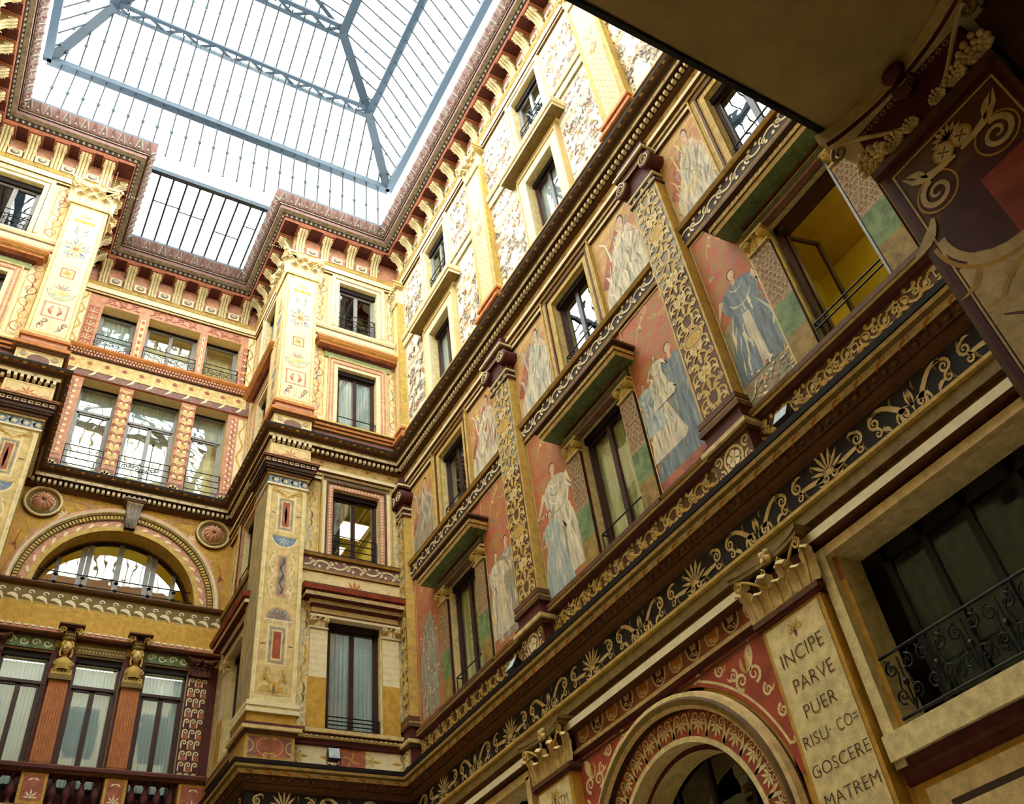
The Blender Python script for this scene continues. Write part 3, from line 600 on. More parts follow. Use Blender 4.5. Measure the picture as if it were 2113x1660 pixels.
for F, a, b in SEG[:4]:                                       # palmette-and-lyre scroll painted on the black frieze
    d = D(); P = 1.12; n = max(1, round((b - a) / P)); x0 = (4.56 - a) % P if F is RW else P / 2 if n > 1 else (b - a) / 2
    for k in range(n + 1):
        x = x0 + k * P
        if x > b - a - .15: break
        if (k + (0 if F is RW and False else 0)) % 2 == (round((4.56 - a - x0) / P) % 2 if F is RW else 0):
            d.palm(x, .13, .25, 'sand', 9, PI / 2, 3.4, .042)
            for g in (-1, 1): d.spiral(x + g * .055, .09, .055, PI / 2, -g, .036, 'sand', 1.3, 16); d.leaf(x + g * .08, .05, -PI / 2 + g * .8, .1, .03, 'sand', g)
        else:
            for g in (-1, 1):
                d.spiral(x + g * .1, .08, .065, -PI / 2, g, .044, 'sand', 1.3, 16); d.leaf(x + g * .2, .03, PI / 2 - g * .5, .2, .04, 'sand', g * 1.6); d.leaf(x + g * .3, .03, PI / 2 - g * .1, .14, .05, 'sand', -g)
            d.rib([(x - .09, .03), (x + .09, .03)], .03, .03, 'sand'); d.leaf(x, .05, PI / 2, .22, .05, 'sand'); d.leaf(x, .1, PI / 2 + .5, .18, .05, 'sand', -.4); d.leaf(x, .1, PI / 2 - .5, .18, .05, 'sand', .4)
        for g in (-1, 1):
            P_ = [(x + g * (.1 + .33 * t), .1 + .2 * math.sin(t * PI * .6) * (1 if k % 2 else .2)) for t in (0, .2, .4, .6, .8, 1)]
            if .05 < P_[-1][0] < b - a - .05:
                d.rib(P_, .06, .035, 'sand'); d.spiral(x + g * .44, .21, .07, PI / 2, -g, .036, 'sand', 1.5, 16); d.spiral(x + g * .44, .1, .05, PI / 2, g, .03, 'sand', 1.2, 12); d.leaf(x + g * .45, .26, PI / 2 + g * .4, .12, .035, 'sand', g)
    n2 = max(2, round((b - a) / .28)); d2 = D()
    for k in range(n2):
        x = (k + .5) * (b - a) / n2; d2.leaf(x - .08, .02, .5, .13, .035, 'olive', .9); d2.leaf(x + .05, .33, -.7, .11, .03, 'olive', -.8)
    d2.place(mb, F, a, 5.2, .0955); d.p = [([(x, .19 + (y - .19) * 1.12) for x, y in pts], mt) for pts, mt in d.p]
    d.place(mb, F, a, 5.2, .096)
tag(mb.build('trim_1'), 'heavy black and ochre cornice running above the dark scroll frieze of the ground storey', 'cornice', kind='structure')
mb = MB()
for F, a, b in ((RW, 1.2, 14.8), (PF, 4.1, 6.95), (LF, -3.35, -.5), (PS, 14.85, 17.85), (LS, 14.85, 17.85), (LW, 1.2, 14.8)): mb.prof(F, [(.0, 12.08), (.06, 12.1), (.06, 12.18), (.09, 12.19), (.09, 12.26), (.14, 12.28), (.14, 12.36), (.05, 12.40), (.05, 12.70 - .06)], a, b, ['brown', 'ivory', 'brown', 'sand', 'brown', 'ivory', 'brown', 'sand'])
mb.sweep(CORN, [(.0, 12.62), (.11, 12.66), (.13, 12.68), (.15, 12.69), (.15, 12.78), (.25, 12.78), (.27, 12.79), (.27, 12.87), (.30, 12.88), (.36, 12.93), (.42, 12.98), (.43, 13.03), (.0, 13.05)],
    ['brown', 'brown', 'umber', 'umber', 'umber', 'brown', 'ivory', 'olive', 'umber', 'brown', 'black', 'grey'])
def f3(mb, F, a, b):
    if F is NW or F is LW: return
    dentils(mb, F, a, b, .15, .215, 12.69, 12.765, .105, 'ivory')
per_seg(mb, .2, f3)
def f4(mb, F, a, b):
    if F is NW or F is LW: return
    n = int((b - a) / .3); d = D()
    for k in range(n): x = (k + .5) * (b - a) / n; d.ell(x, .04, .026, .02, 'brown', 10); d.ell(x, .04, .014, .01, 'ivory', 8)
    d.place(mb, F, a, 12.79, .272)
    for k in range(n * 2):
        x = a + (k + .5) * (b - a) / n / 2
        mb.face([F.P(x - .05, .303, 12.885), F.P(x + .02, .303, 12.885), F.P(x + .06, .415, 12.975), F.P(x - .01, .415, 12.975)], 'gold' if k % 2 else 'olive')
per_seg(mb, .3, f4)
tag(mb.build('trim_2'), 'dentilled cornice with black top edge running round the middle of the courtyard', 'cornice', kind='structure')
mb = MB()
mb.sweep(CORN, [(.0, 18.9), (.05, 18.92), (.05, 18.98), (.08, 18.99), (.08, 19.16), (.11, 19.18), (.11, 19.2), (.14, 19.24), (.03, 19.26), (.03, 20.0), (.42, 20.0), (.42, 20.03), (.44, 20.04), (.44, 20.08), (.46, 20.09), (.49, 20.16), (.51, 20.17), (.62, 20.19), (.62, 20.3), (.65, 20.31), (.65, 20.35), (.67, 20.36), (.72, 20.48), (.79, 20.62), (.80, 20.64), (.80, 20.72), (-.3, 20.74)],
    ['brown', 'sand', 'brown', 'ivory', 'sand', 'gold', 'gold', 'brown', 'pink', 'maroon', 'brick', 'pink', 'brick', 'umber', 'umber', 'umber', 'grey', 'mauve', 'umber', 'grey', 'brown', 'mauve', 'mauve', 'mauve', 'steel', 'steel'])
def f5(mb, F, a, b):
    if F is NW: return
    egg_row(mb, F, a, b, .475, 20.125, .13, .042, .05, 'grey', None)
per_seg(mb, .47, f5)
def f6(mb, F, a, b):
    if F is NW: return
    n = int((b - a) / .2)
    for k in range(n):                                        # leaf course under the rim
        x = a + (k + .5) * (b - a) / n
        for g in (-1, 1):
            mb.grid([[F.P(x + g * (.09 - .07 * t) - .018, .675 + .12 * t + .012, 20.37 + .25 * t), F.P(x + g * (.09 - .07 * t), .675 + .12 * t + .04, 20.36 + .25 * t), F.P(x + g * (.09 - .07 * t) + .018, .675 + .12 * t + .012, 20.37 + .25 * t)] for t in (0, .35, .7, 1)], 'mauve' if k % 2 else 'grey')
        mb.ball(F, x, .73, 20.4, .03, .03, .035, 'grey', 6, 4)
    egg_row(mb, F, a, b, .115, 19.2, .06, .014, .014, 'ivory')
per_seg(mb, .7, f6)
tag(mb.build('trim_3'), 'deep red and brown crowning cornice with leaf moulding framing the glass roof', 'cornice', kind='structure')
# brackets under the crowning cornice
br = proto('cornice_bracket', '', 'bracket'); b1 = MB(); CZ = 0
pr = [(.03, .0), (.10, .0), (.10, .05), (.08, .07), (.10, .2), (.12, .36), (.19, .5), (.30, .6), (.36, .68)]
for j in range(3):
    u = (j - 1) * .075; rows = []
    for k, (dd, zz) in enumerate(pr):
        w_ = .036; rows.append([CAN.P(u - w_, dd - .01, zz), CAN.P(u - w_ * .7, dd + .02, zz - .01), CAN.P(u, dd + .034, zz - .02), CAN.P(u + w_ * .7, dd + .02, zz - .01), CAN.P(u + w_, dd - .01, zz)])
    b1.grid(rows, 'pgold')
for g in (-.115, .115): b1.face([CAN.P(g, dd, zz) for dd, zz in pr] + [CAN.P(g, .03, .7)], 'olive')
b1.grid([[CAN.P(-.115, dd - .012, zz), CAN.P(.115, dd - .012, zz)] for dd, zz in pr], 'olive', False, False)
for g in (-1, 1):
    for k in range(2): spiral3(b1, Fr((g * .118, 0), (0, -1), (g, 0)), .26 - .13 * (k), 0, .58 - .0 - .3 * k + CZ, .07 - .02 * k, 0, 1, 1.4, .012, 'ivory', 14)
o = b1.build('scroll', br)
b2 = MB(); b2.box(CAN, -.15, .15, .03, .41, .70 + CZ, .725 + CZ, 'brick'); b2.box(CAN, -.17, .17, .03, .415, .725 + CZ, .75 + CZ, 'pink'); b2.box(CAN, -.13, .13, .03, .37, .68 + CZ, .70 + CZ, 'pink'); b2.build('bracket_cap', br)
BR = Proto(br)
pl = proto('rosette_plaque', '', 'plaque'); b3 = MB()
b3.box(CAN, -.15, .15, .0, .05, CZ, .24 + CZ, 'ivory'); b3.build('plaque_frame', pl)
b4 = MB(); b4.lathe((0, .05, .12 + CZ), [(.10, 0), (.10, .02), (.07, .03), (.0, .03)], 'grey', 14, CAN, (1, .8)); b4.ball(CAN, 0, .07, .12 + CZ, .03, .02, .025, 'ivory')
for k in range(6): b4.ball(CAN, .05 * math.cos(k * PI / 3), .075, .12 + CZ + .04 * math.sin(k * PI / 3), .022, .012, .018, 'ivory', 6, 4)
b4.build('rosette', pl); PLQ = Proto(pl)
rows_ = [(RW, [6.17 + .628 * k for k in range(-7, 14)], 'right wall', 'gilt fluted bracket in the long row under the right wall cornice'),
         (PF, [4.22, 4.9, 5.6, 6.29], 'right pier', 'gilt fluted bracket under the cornice on the front of the right pier'),
         (PS, [15.05, 15.65, 16.25, 16.85, 17.4], 'side of the right pier', 'gilt scroll bracket under the cornice on the side of the right pier'),
         (RB, [-.05 + .622 * k for k in range(7)], 'recess back', 'gilt fluted bracket in the row above the topmost triple windows'),
         (LS, [15.05, 15.65, 16.25, 16.85, 17.4], 'side of the left pier', 'gilt scroll bracket under the cornice on the side of the left pier'),
         (LF, [-2.85, -2.27, -1.7, -1.15, -.62], 'left pier', 'gilt fluted bracket under the cornice on the front of the left pier'),
         (LW, [9.4 + .62 * k for k in range(9)], 'left wall', 'gilt fluted bracket under the left wall cornice at the left edge')]
for F, us, nm, lb in rows_:
    for u in us: BR.put(F, u, 19.27, 0, lb, 'cornice brackets on the ' + nm)
    for a, b in zip(us[:-1], us[1:]):
        PLQ.put(F, (a + b) / 2, 19.36, .03, 'small framed rosette plaque between the brackets of the ' + nm, 'rosette plaques on the ' + nm)
# string courses
def trim(n, label, fn):
    mb = MB(); fn(mb); tag(mb.build('trim_%d' % n), label, 'moulding', kind='structure')
def t4(mb):
    P = [(0, 6.42), (.05, 6.44), (.05, 6.5), (.09, 6.52), (.11, 6.56), (.07, 6.6), (.07, 6.64), (.10, 6.67), (.10, 6.7), (0, 6.72)]; mm = ['maroon', 'maroon', 'brown', 'sand', 'brown', 'maroon', 'sand', 'brown', 'brown']
    for F, a, b in ((RW, 1.2, 14.85), (PF, 4.1, 7.), (PS, 14.85, 17.85), (LF, -3.4, -.5)): mb.prof(F, [(x, 6.53 + (z - 6.42) * .63) for x, z in P] if F is RW else P, a, b, mm)
    egg_row(mb, PF, 4.75, 6.95, .1, 6.555, .09, .03, .02, 'sand')
trim(4, 'brown and cream sill moulding above the painted dado, under the tall windows', t4)
def t5(mb):
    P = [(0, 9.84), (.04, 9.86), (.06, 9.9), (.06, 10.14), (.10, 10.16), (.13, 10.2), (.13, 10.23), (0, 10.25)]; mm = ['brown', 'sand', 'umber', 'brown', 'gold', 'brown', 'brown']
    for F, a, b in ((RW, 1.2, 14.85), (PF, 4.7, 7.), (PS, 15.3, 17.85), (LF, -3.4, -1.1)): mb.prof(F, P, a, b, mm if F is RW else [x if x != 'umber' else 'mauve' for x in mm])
trim(5, 'string course with cream leaf scroll below the small square windows', t5)
def t6(mb):
    P = [(0, 13.5), (.05, 13.52), (.05, 13.58), (.09, 13.6), (.09, 13.66), (.13, 13.7), (.13, 13.74), (0, 13.77)]; mm = ['brown', 'orange', 'brown', 'orange', 'brown', 'gold', 'gold']
    for F, a, b in ((RW, 1.2, 14.85), (PF, 4.1, 7.), (PS, 14.85, 17.85), (LF, -3.4, -.5)): mb.prof(F, P, a, b, mm)
trim(6, 'orange brown base moulding just above the middle cornice', t6)
def t7(mb):
    P = [(0, 16.54), (.04, 16.56), (.06, 16.6), (.06, 16.74), (.09, 16.76), (.12, 16.82), (.12, 16.88), (0, 16.9)]; mm = ['grey', 'ivory', 'ivory', 'grey', 'ivory', 'ivory', 'ivory']
    for F, a, b in ((RW, 1.2, 14.85), (PF, 4.7, 7.), (PS, 15.3, 17.85), (LF, -3.4, -1.1)): mb.prof(F, P, a, b, mm)
trim(7, 'cream string course below the top storey windows', t7)
def t8(mb):
    mb.prof(RB, [(0, 16.0), (.05, 16.02), (.05, 16.62), (.09, 16.64), (.09, 16.82), (.12, 16.84), (.16, 16.9), (.16, 16.95), (0, 16.97)], -.5, 4.1, ['brick', 'mauve', 'brown', 'brown', 'orange', 'orange', 'orange', 'orange'])
    dentils(mb, RB, -.45, 4.05, .09, .12, 16.66, 16.72, .075, 'pink', .6); dentils(mb, RB, -.42, 4.08, .09, .12, 16.75, 16.81, .075, 'pink', .6)
trim(8, 'red beaded band between the two rows of triple windows in the recess', t8)
def t9(mb):
    mb.prof(RB, [(0, 9.27), (.12, 9.29), (.12, 9.33), (.17, 9.34), (.17, 9.42), (.08, 9.45), (.08, 9.9), (.06, 9.92), (.07, 9.97), (.07, 10.28), (.14, 10.3), (.17, 10.34), (.17, 10.37), (0, 10.38)], -.5, 4.1,
            ['maroon', 'brown', 'pink', 'pink', 'gold', 'ochre', 'ochre', 'gold', 'olive', 'brown', 'brown', 'brown', 'brown'])
    dentils(mb, RB, -.4, 4., .17, .185, 9.385, 9.42, .14, 'ivory', .7)
trim(9, 'ochre lintel with pink beading under the arched window', t9)
# ================================================================ WINDOWS
def win_proto(W, H, frame='wood', curtain=None, transom=None, casements=2, box=.12, cm='curtain_cloth'):
    r = proto('window', '', 'window', 'structure'); a, b = -W / 2, W / 2
    m = MB(); t = .055
    for u0, u1, z0, z1 in ((a, a + t, 0, H), (b - t, b, 0, H), (a, b, 0, t), (a, b, H - t, H)): m.box(CAN, u0, u1, -.26, -.17, z0, z1, frame)
    if box: m.box(CAN, a, b, -.2, -.12, H - box, H, 'black')
    m.build('window_frame', r)
    z1 = H - box; n = casements; ztop = (transom or z1)
    for k in range(n):
        x0 = a + t + (W - 2 * t) * k / n; x1 = a + t + (W - 2 * t) * (k + 1) / n
        m = MB(); s_ = .045
        for u0, u1, q0, q1 in ((x0, x0 + s_, t, ztop), (x1 - s_, x1, t, ztop), (x0, x1, t, t + s_), (x0, x1, ztop - s_, ztop)): m.box(CAN, u0, u1, -.235, -.185, q0, q1, frame)
        o = m.build('casement', r)
        m = MB(); m.rect(CAN, x0 + s_, x1 - s_, t + s_, ztop - s_, -.21, 'window_glass'); m.build('glass_pane', o)
    if transom:
        m = MB(); m.box(CAN, a, b, -.25, -.16, transom, transom + .06, frame); m.build('transom', r)
        m = MB(); m.rect(CAN, a + t, b - t, transom + .06, H - t - box, -.21, 'window_glass'); m.build('glass_pane', r)
    if curtain:
        z0, zt = curtain
        for k in range(n):
            x0 = a + .03 + (W - .06) * k / n; x1 = a + .03 + (W - .06) * (k + 1) / n; N_ = 34; m = MB()
            ph = k * 1.7; row = lambda z, sq: [CAN.P(x0 + (x1 - x0) * j / N_, -.27 + .02 * math.sin(j * 1.15 + ph) + .012 * math.sin(j * 2.3 + z * 1.3), z) for j in range(N_ + 1)]
            m.grid([row(z0 + (zt - z0) * q / 6, 1) for q in range(7)], cm); m.build('curtain', r)
    return Proto(r)
WN = [0]
def putwin(P, F, u, z, label, d=.05):
    r = P.put(F, u, z, d, label); WN[0] += 1; r.name = 'window_%d' % WN[0]; return r
def nm(u): return {RWC[0]: 'nearest bay', RWC[1]: 'middle bay', RWC[2]: 'farthest bay'}[u]
wpA = win_proto(WA[0], WA[2] - WA[1], 'wood'); wpAo = win_proto(WA[0], WA[2] - WA[1], 'wood', (0.05, 2.0), None, 2, .12, 'olive_curtain_reflection'); wpAc = win_proto(WA[0], WA[2] - WA[1], 'wood', (0.05, 2.0)); wpB = win_proto(WB[0], WB[2] - WB[1], 'wood'); wpBo = win_proto(WB[0], WB[2] - WB[1], 'wood')
wpC = win_proto(WC[0], WC[2] - WC[1], 'wood'); wpCc = win_proto(WC[0], WC[2] - WC[1], 'wood', (.05, 1.75)); wpD = win_proto(WD[0], WD[2] - WD[1], 'greyframe', None, None, 2, .16)
for u in RWC[1:]: putwin(wpAo, RW, u, WA[1], 'tall dark framed window with olive curtain and reflection colour between frescoes, %s of the right wall' % nm(u))  # middle bay's olive cloth stands in for glass reflecting the facade opposite
for u in RWC:
    putwin(wpB, RW, u, WB[1], 'square dark window below the middle cornice, %s of the right wall' % nm(u))
    if u > 4:
        putwin(wpCc, RW, u, WC[1], 'curtained window in thick cream frame above the middle cornice, %s of the right wall' % nm(u))
        putwin(wpD, RW, u, WD[1], 'topmost window under the gilt brackets, %s of the right wall' % nm(u))
putwin(wpAc, PF, PFC, WA[1], 'tall window with pale blue curtains on the front of the right pier')
putwin(wpBo, PF, PFC, WB[1], 'lit yellow window with an open casement on the front of the right pier')
putwin(wpCc, PF, PFC, WC[1], 'white curtained window under an orange ledge on the right pier')
putwin(wpD, PF, PFC, WD[1], 'topmost window with scrolled railing on the right pier')
putwin(wpCc, LF, LFC, WC[1], 'window in a rope patterned frame at the left edge on the left pier'); putwin(wpD, LF, LFC, WD[1], 'topmost curtained window with scrolled railing on the left pier')
for P_, W_, t in ((wpA, WA, 'tall lowest'), (wpB, WB, 'second storey'), (wpC, WC, 'third storey'), (wpD, WD, 'topmost')):
    putwin(P_, PS, SDC, W_[1], '%s window seen edge on in the side of the right pier' % t)
# open window of the nearest bay
r = thing('window', 'wide open window onto a yellow lit room, nearest bay of the right wall', 'window', (7, RWC[0], WA[1]), kind='structure'); WN[0] += 1; r.name = 'window_%d' % WN[0]
m = MB(); a, b = RWC[0] - .53, RWC[0] + .53
for u0, u1, z0, z1 in ((a, a + .05, 6.72, 8.85), (b - .05, b, 6.72, 8.85), (a, b, 6.72, 6.77), (a, b, 8.72, 8.85)): m.box(RW, u0, u1, -.26, -.1, z0, z1, 'wood')
m.box(RW, a - .01, a + .02, -.1, .06, 6.75, 8.8, 'greyframe'); m.build('window_frame', r)  # grey strip: light caught on the jamb edge, put into the colour
m = MB(); LFf = Fr((7.2, b - .05), (.97, -.2), (-.2, -.97))
for u0, u1, z0, z1 in ((0, .05, 6.78, 8.72), (.45, .5, 6.78, 8.72), (0, .5, 6.78, 6.84), (0, .5, 8.66, 8.72)): m.box(LFf, u0, u1, -.02, .02, z0, z1, 'wood')
o = m.build('casement', r); m = MB(); m.rect(LFf, .05, .45, 6.84, 8.66, 0, 'window_glass'); m.build('glass_pane', o)
# recess windows
for k, (a, b) in enumerate(RO_A):
    P_ = win_proto(b - a, 2.67, 'wood', (.25, 2.5), 2.05); putwin(P_, RB, (a + b) / 2, 6.35, '%s of the three tall curtained windows behind the balustrade' % ('leftmost', 'middle', 'rightmost')[k])
for k, (a, b) in enumerate(RO_C):
    P_ = win_proto(b - a, 2.72, 'greyframe', (1.9, 2.66), 1.95, (1, 2, 1)[k], .03); putwin(P_, RB, (a + b) / 2, 13.3, '%s of the three windows just above the arch' % ('leftmost', 'middle', 'rightmost')[k], -.2)
for k, (a, b) in enumerate(RO_D):
    P_ = win_proto(b - a, 1.6, 'greyframe', (0.02, 1.5) if k == 0 else None, None, (1, 2, 1)[k], .05); putwin(P_, RB, (a + b) / 2, 16.98, '%s of the three topmost windows of the recess' % ('leftmost', 'middle', 'rightmost')[k], -.18)
r = thing('window', 'half round arched window with grey mullions and lit room behind', 'window', (ACX, 18.3, 10.42), kind='structure'); WN[0] += 1; r.name = 'window_%d' % WN[0]
m = MB(); ring(m, RB, ACX, ACZ, [(ACR - .08, -.5), (ACR - .08, -.42), (ACR + .0, -.42)], 'black'); m.build('arch_frame', r)
for x, w_ in ((-1.17, .04), (-.72, .05), (-.60, .05), (0, .055), (.60, .05), (.72, .05), (1.17, .04)):
    m = MB(); m.box(RB, ACX + x - w_, ACX + x + w_, -.5, -.42, 10.36, ACZ + math.sqrt((ACR - .05) ** 2 - x * x), 'greyframe'); m.build('mullion', r)
m = MB(); m.face([RB.P(ACX + (ACR - .05) * math.cos(PI * k / 40), -.46, ACZ + (ACR - .05) * math.sin(PI * k / 40)) for k in range(41)], 'window_glass'); m.build('glass_pane', r)
r = thing('window_railing', 'two black iron bars with bosses across the arched window', 'railing', (ACX, 17.9, 10.5)); m = MB()
for z in (10.62, 10.86): m.tube([RB.P(ACX - math.sqrt((ACR) ** 2 - (z - ACZ) ** 2), -.2, z), RB.P(ACX + math.sqrt(ACR ** 2 - (z - ACZ) ** 2), -.2, z)], .014, 'iron', 6)
m.build('bar', r)
for x in (-1.17, -.66, 0, .66, 1.17):
    m = MB()
    for z in (10.45, 10.62, 10.8): m.ball(RB, ACX + x, -.2, z, .05, .05, .035, 'iron', 6, 4)
    for g in (-1, 1): spiral3(m, RB, ACX + x + g * .06, -.2, 10.52, .05, PI * (g > 0), g, 1.2, .01, 'iron', 12)
    m.build('boss', r)
# lamps of the lit rooms, and fill light added behind curtains
def lamp(nm_, F, u0, u1, d0, d1, z, label, mt='lamp'):
    r = thing('ceiling_lamp_or_fill', label, 'lamp', F.P((u0 + u1) / 2, (d0 + d1) / 2, z - ZO)[:2] + (z,)); m = MB(); m.box(F, u0 - .03, u1 + .03, d0 - .03, d1 + .03, z, z + .04, 'ivory'); m.build('light_housing', r)
    m = MB(); m.box(F, u0, u1, d0, d1, z - .015, z, mt); m.build('light_panel', r)
lamp('', PF, 6.08, 6.68, -1.85, -1.25, 12.13, 'square glowing ceiling lamp in the lit room, nearer the window'); lamp('', PF, 5.5, 6.5, -2.8, -2.25, 12.13, 'glowing ceiling lamp at the back of the lit room')
lamp('', RB, .82, 1.25, -2.15, -1.7, 11.96, 'glowing ceiling lamp behind the left side of the arched window'); lamp('', RB, 3.25, 3.68, -2.0, -1.6, 11.96, 'glowing ceiling lamp behind the right side of the arched window')
lamp('', RW, 2.35, 2.65, -.9, -.5, 9.05, 'ceiling lamp inside the yellow room of the open window', 'room_lamp')
lamp('', PF, 5.45, 6.3, -1.5, -.6, 8.9, 'unseen cool fill light added behind the blue curtained window', 'cool_fill'); lamp('', PF, 5.45, 6.3, -1.5, -.6, 15.65, 'unseen cool fill light added behind the white curtained window', 'cool_fill')  # unseen emitters added to brighten the curtains, here and in the recess
for (a, b), k in zip(RO_A, ('left', 'middle', 'right')): lamp('', RB, a, b, -1.2, -.5, 9.0, 'unseen cool fill light added behind the %s tall curtained window of the recess' % k, 'cool_fill')
# railings
def rail_proto(W, h, kind):
    r = proto('window_railing', '', 'railing')
    hs_ = [h, h * .72, h * .44, h * .16] if kind == 'bars' else ([h] if kind == 'one' else [h, h * .72])
    for z in hs_: m = MB(); m.tube([CAN.P(-W / 2, .04, z), CAN.P(W / 2, .04, z)], .012, 'iron', 6); m.build('rail', r)
    for g in (-1, 1): m = MB(); m.tube([CAN.P(g * (W / 2 - .01), .04, 0), CAN.P(g * (W / 2 - .01), .04, h)], .012, 'iron', 6); m.tube([CAN.P(g * (W / 2 - .01), .04, h), CAN.P(g * (W / 2 - .01), -.1, h)], .012, 'iron', 6); m.build('upright', r)
    if kind == 'scroll':
        n = max(2, round(W / .3))
        for k in range(n):
            u = -W / 2 + (k + .5) * W / n; m = MB()
            for g in (-1, 1):
                spiral3(m, CAN, u + g * W / n * .25, .04, h * .5, h * .17, 0 if g > 0 else PI, -g, 1.4, .009, 'iron', 16); spiral3(m, CAN, u + g * W / n * .25, .04, h * .19, h * .14, PI if g > 0 else 0, g, 1.4, .008, 'iron', 14)
            m.tube([CAN.P(u, .04, 0), CAN.P(u, .04, h * .72)], .008, 'iron', 5); m.build('scrollwork', r)
    return Proto(r)
rpS = rail_proto(1.0, .62, 'scroll'); rpA = rail_proto(1.02, .26, 'bars'); rpB = rail_proto(1.0, .55, 'bars'); rpO = rail_proto(1.0, .3, 'one'); rpN = rail_proto(1.06, .3, 'two')
for u in RWC[1:]: rpS.put(RW, u, 17.02, -.1, 'scrolled iron railing of the topmost window, %s of the right wall' % nm(u))
for u in RWC: rpO.put(RW, u, 10.3, -.08, 'single iron bar across the square window, %s of the right wall' % nm(u))
for u in RWC[1:]: rpO.put(RW, u, 6.74, -.05, 'low iron bar at the foot of the tall window, %s of the right wall' % nm(u))
rpN.put(RW, RWC[0], 6.74, -.02, 'double iron bar with small scrolls at the foot of the open window')
rpA.put(PF, PFC, 6.72, -.06, 'low iron bars at the foot of the blue curtained window'); rpB.put(PF, PFC, 10.29, -.1, 'iron bars across the lower half of the lit yellow window')
rpS.put(PF, PFC, 17.02, -.1, 'scrolled iron railing of the topmost window on the right pier'); rpO.put(PF, PFC, 13.8, -.08, 'iron bar at the foot of the white curtained window on the right pier')
rpS.put(LF, LFC, 17.02, -.1, 'scrolled iron railing of the topmost window on the left pier'); rpO.put(PS, SDC, 10.3, -.02, 'iron bar of the second storey window in the side of the right pier')
for (a, b), k in zip(RO_C, range(3)): rail_proto(b - a, .62 if k != 1 else .62, 'bars').put(RB, (a + b) / 2, 13.34, -.04, 'iron railing of the %s window just above the arch' % ('leftmost', 'middle', 'rightmost')[k])
for (a, b), k in zip(RO_D, range(3)): rail_proto(b - a, .5, 'scroll').put(RB, (a + b) / 2, 17.0, -.02, 'iron railing of the %s topmost window of the recess' % ('leftmost', 'middle', 'rightmost')[k])
# weather vane like finial in front of the middle window
m = MB(); m.tube([RB.P(1.98, .1, 13.3), RB.P(1.98, .1, 14.35)], .012, 'iron'); m.ball(RB, 1.98, .1, 14.38, .03, .03, .05, 'iron')
for k in range(9): spiral3(m, RB, 1.45 + .09 * k, .08, 13.62 + .05 * math.sin(k), .07, k, (-1) ** k, 1.2, .012, 'iron', 10)
tag(m.build('iron_finial', None, (1.98, 17.75, 13.3)), 'black wrought iron finial in front of the middle window above the arch', 'finial')
# ================================================================ WINDOW SURROUNDS
def border(m, F, W, H, i, o, d, mt, bottom=False, z0=0.):
    a, b = W / 2 + i, W / 2 + o
    m.box(F, -b, -a, 0, d, z0, H + o, mt); m.box(F, a, b, 0, d, z0, H + o, mt); m.box(F, -a, a, 0, d, H + i, H + o, mt)
    if bottom: m.box(F, -b, b, 0, d, z0 - o + i, z0, mt)
def rope(m, F, W, H, off, d, mt, pitch=.07, w_=.05, z0=0.):
    path = [(-W / 2 - off, z0 + pitch * (k + .5)) for k in range(int((H + off - z0) / pitch))] + [(-W / 2 - off + pitch * (k + .5), H + off) for k in range(int((W + 2 * off) / pitch))] + [(W / 2 + off, H + off - pitch * (k + .5)) for k in range(int((H + off - z0) / pitch))]
    for u, z in path: m.face([F.P(u - w_ * .6, d, z - w_ * .1), F.P(u - w_ * .1, d, z - w_ * .6), F.P(u + w_ * .6, d, z + w_ * .1), F.P(u + w_ * .1, d, z + w_ * .6)], mt)
def hoodobj(r, W, prof, mats, nm_='hood'):
    m = MB(); m.hood(CAN, prof, -W / 2, W / 2, mats); m.face([CAN.P(-W / 2 - prof[-1][0] * 0, 0, prof[-1][1]), CAN.P(W / 2, 0, prof[-1][1]), CAN.P(W / 2 + prof[-1][0], prof[-1][0], prof[-1][1]), CAN.P(-W / 2 - prof[-1][0], prof[-1][0], prof[-1][1])], mats[-1]); return m
def ionic(m, u, z, w_, d, ma, mb_, h=.24):
    m.box(CAN, u - w_ * .55, u + w_ * .55, 0, d + .05, z + h * .82, z + h, ma)
    for g in (-1, 1):
        m.lathe((u + g * w_ * .36, 0, z + h * .55), [(h * .26, 0), (h * .26, d + .05), (h * .18, d + .07), (.0, d + .06)], mb_, 12, CAN); spiral3(m, CAN, u + g * w_ * .36, d + .07, z + h * .55, h * .2, PI / 2, -g, 1.3, .01, ma, 12)
        tongue(m, CAN, u + g * w_ * .2, d, z, h * .55, w_ * .3, .04, mb_)
    tongue(m, CAN, u, d, z, h * .7, w_ * .35, .05, mb_, ma); m.box(CAN, u - w_ * .5, u + w_ * .5, 0, d + .02, z - .03, z, ma)
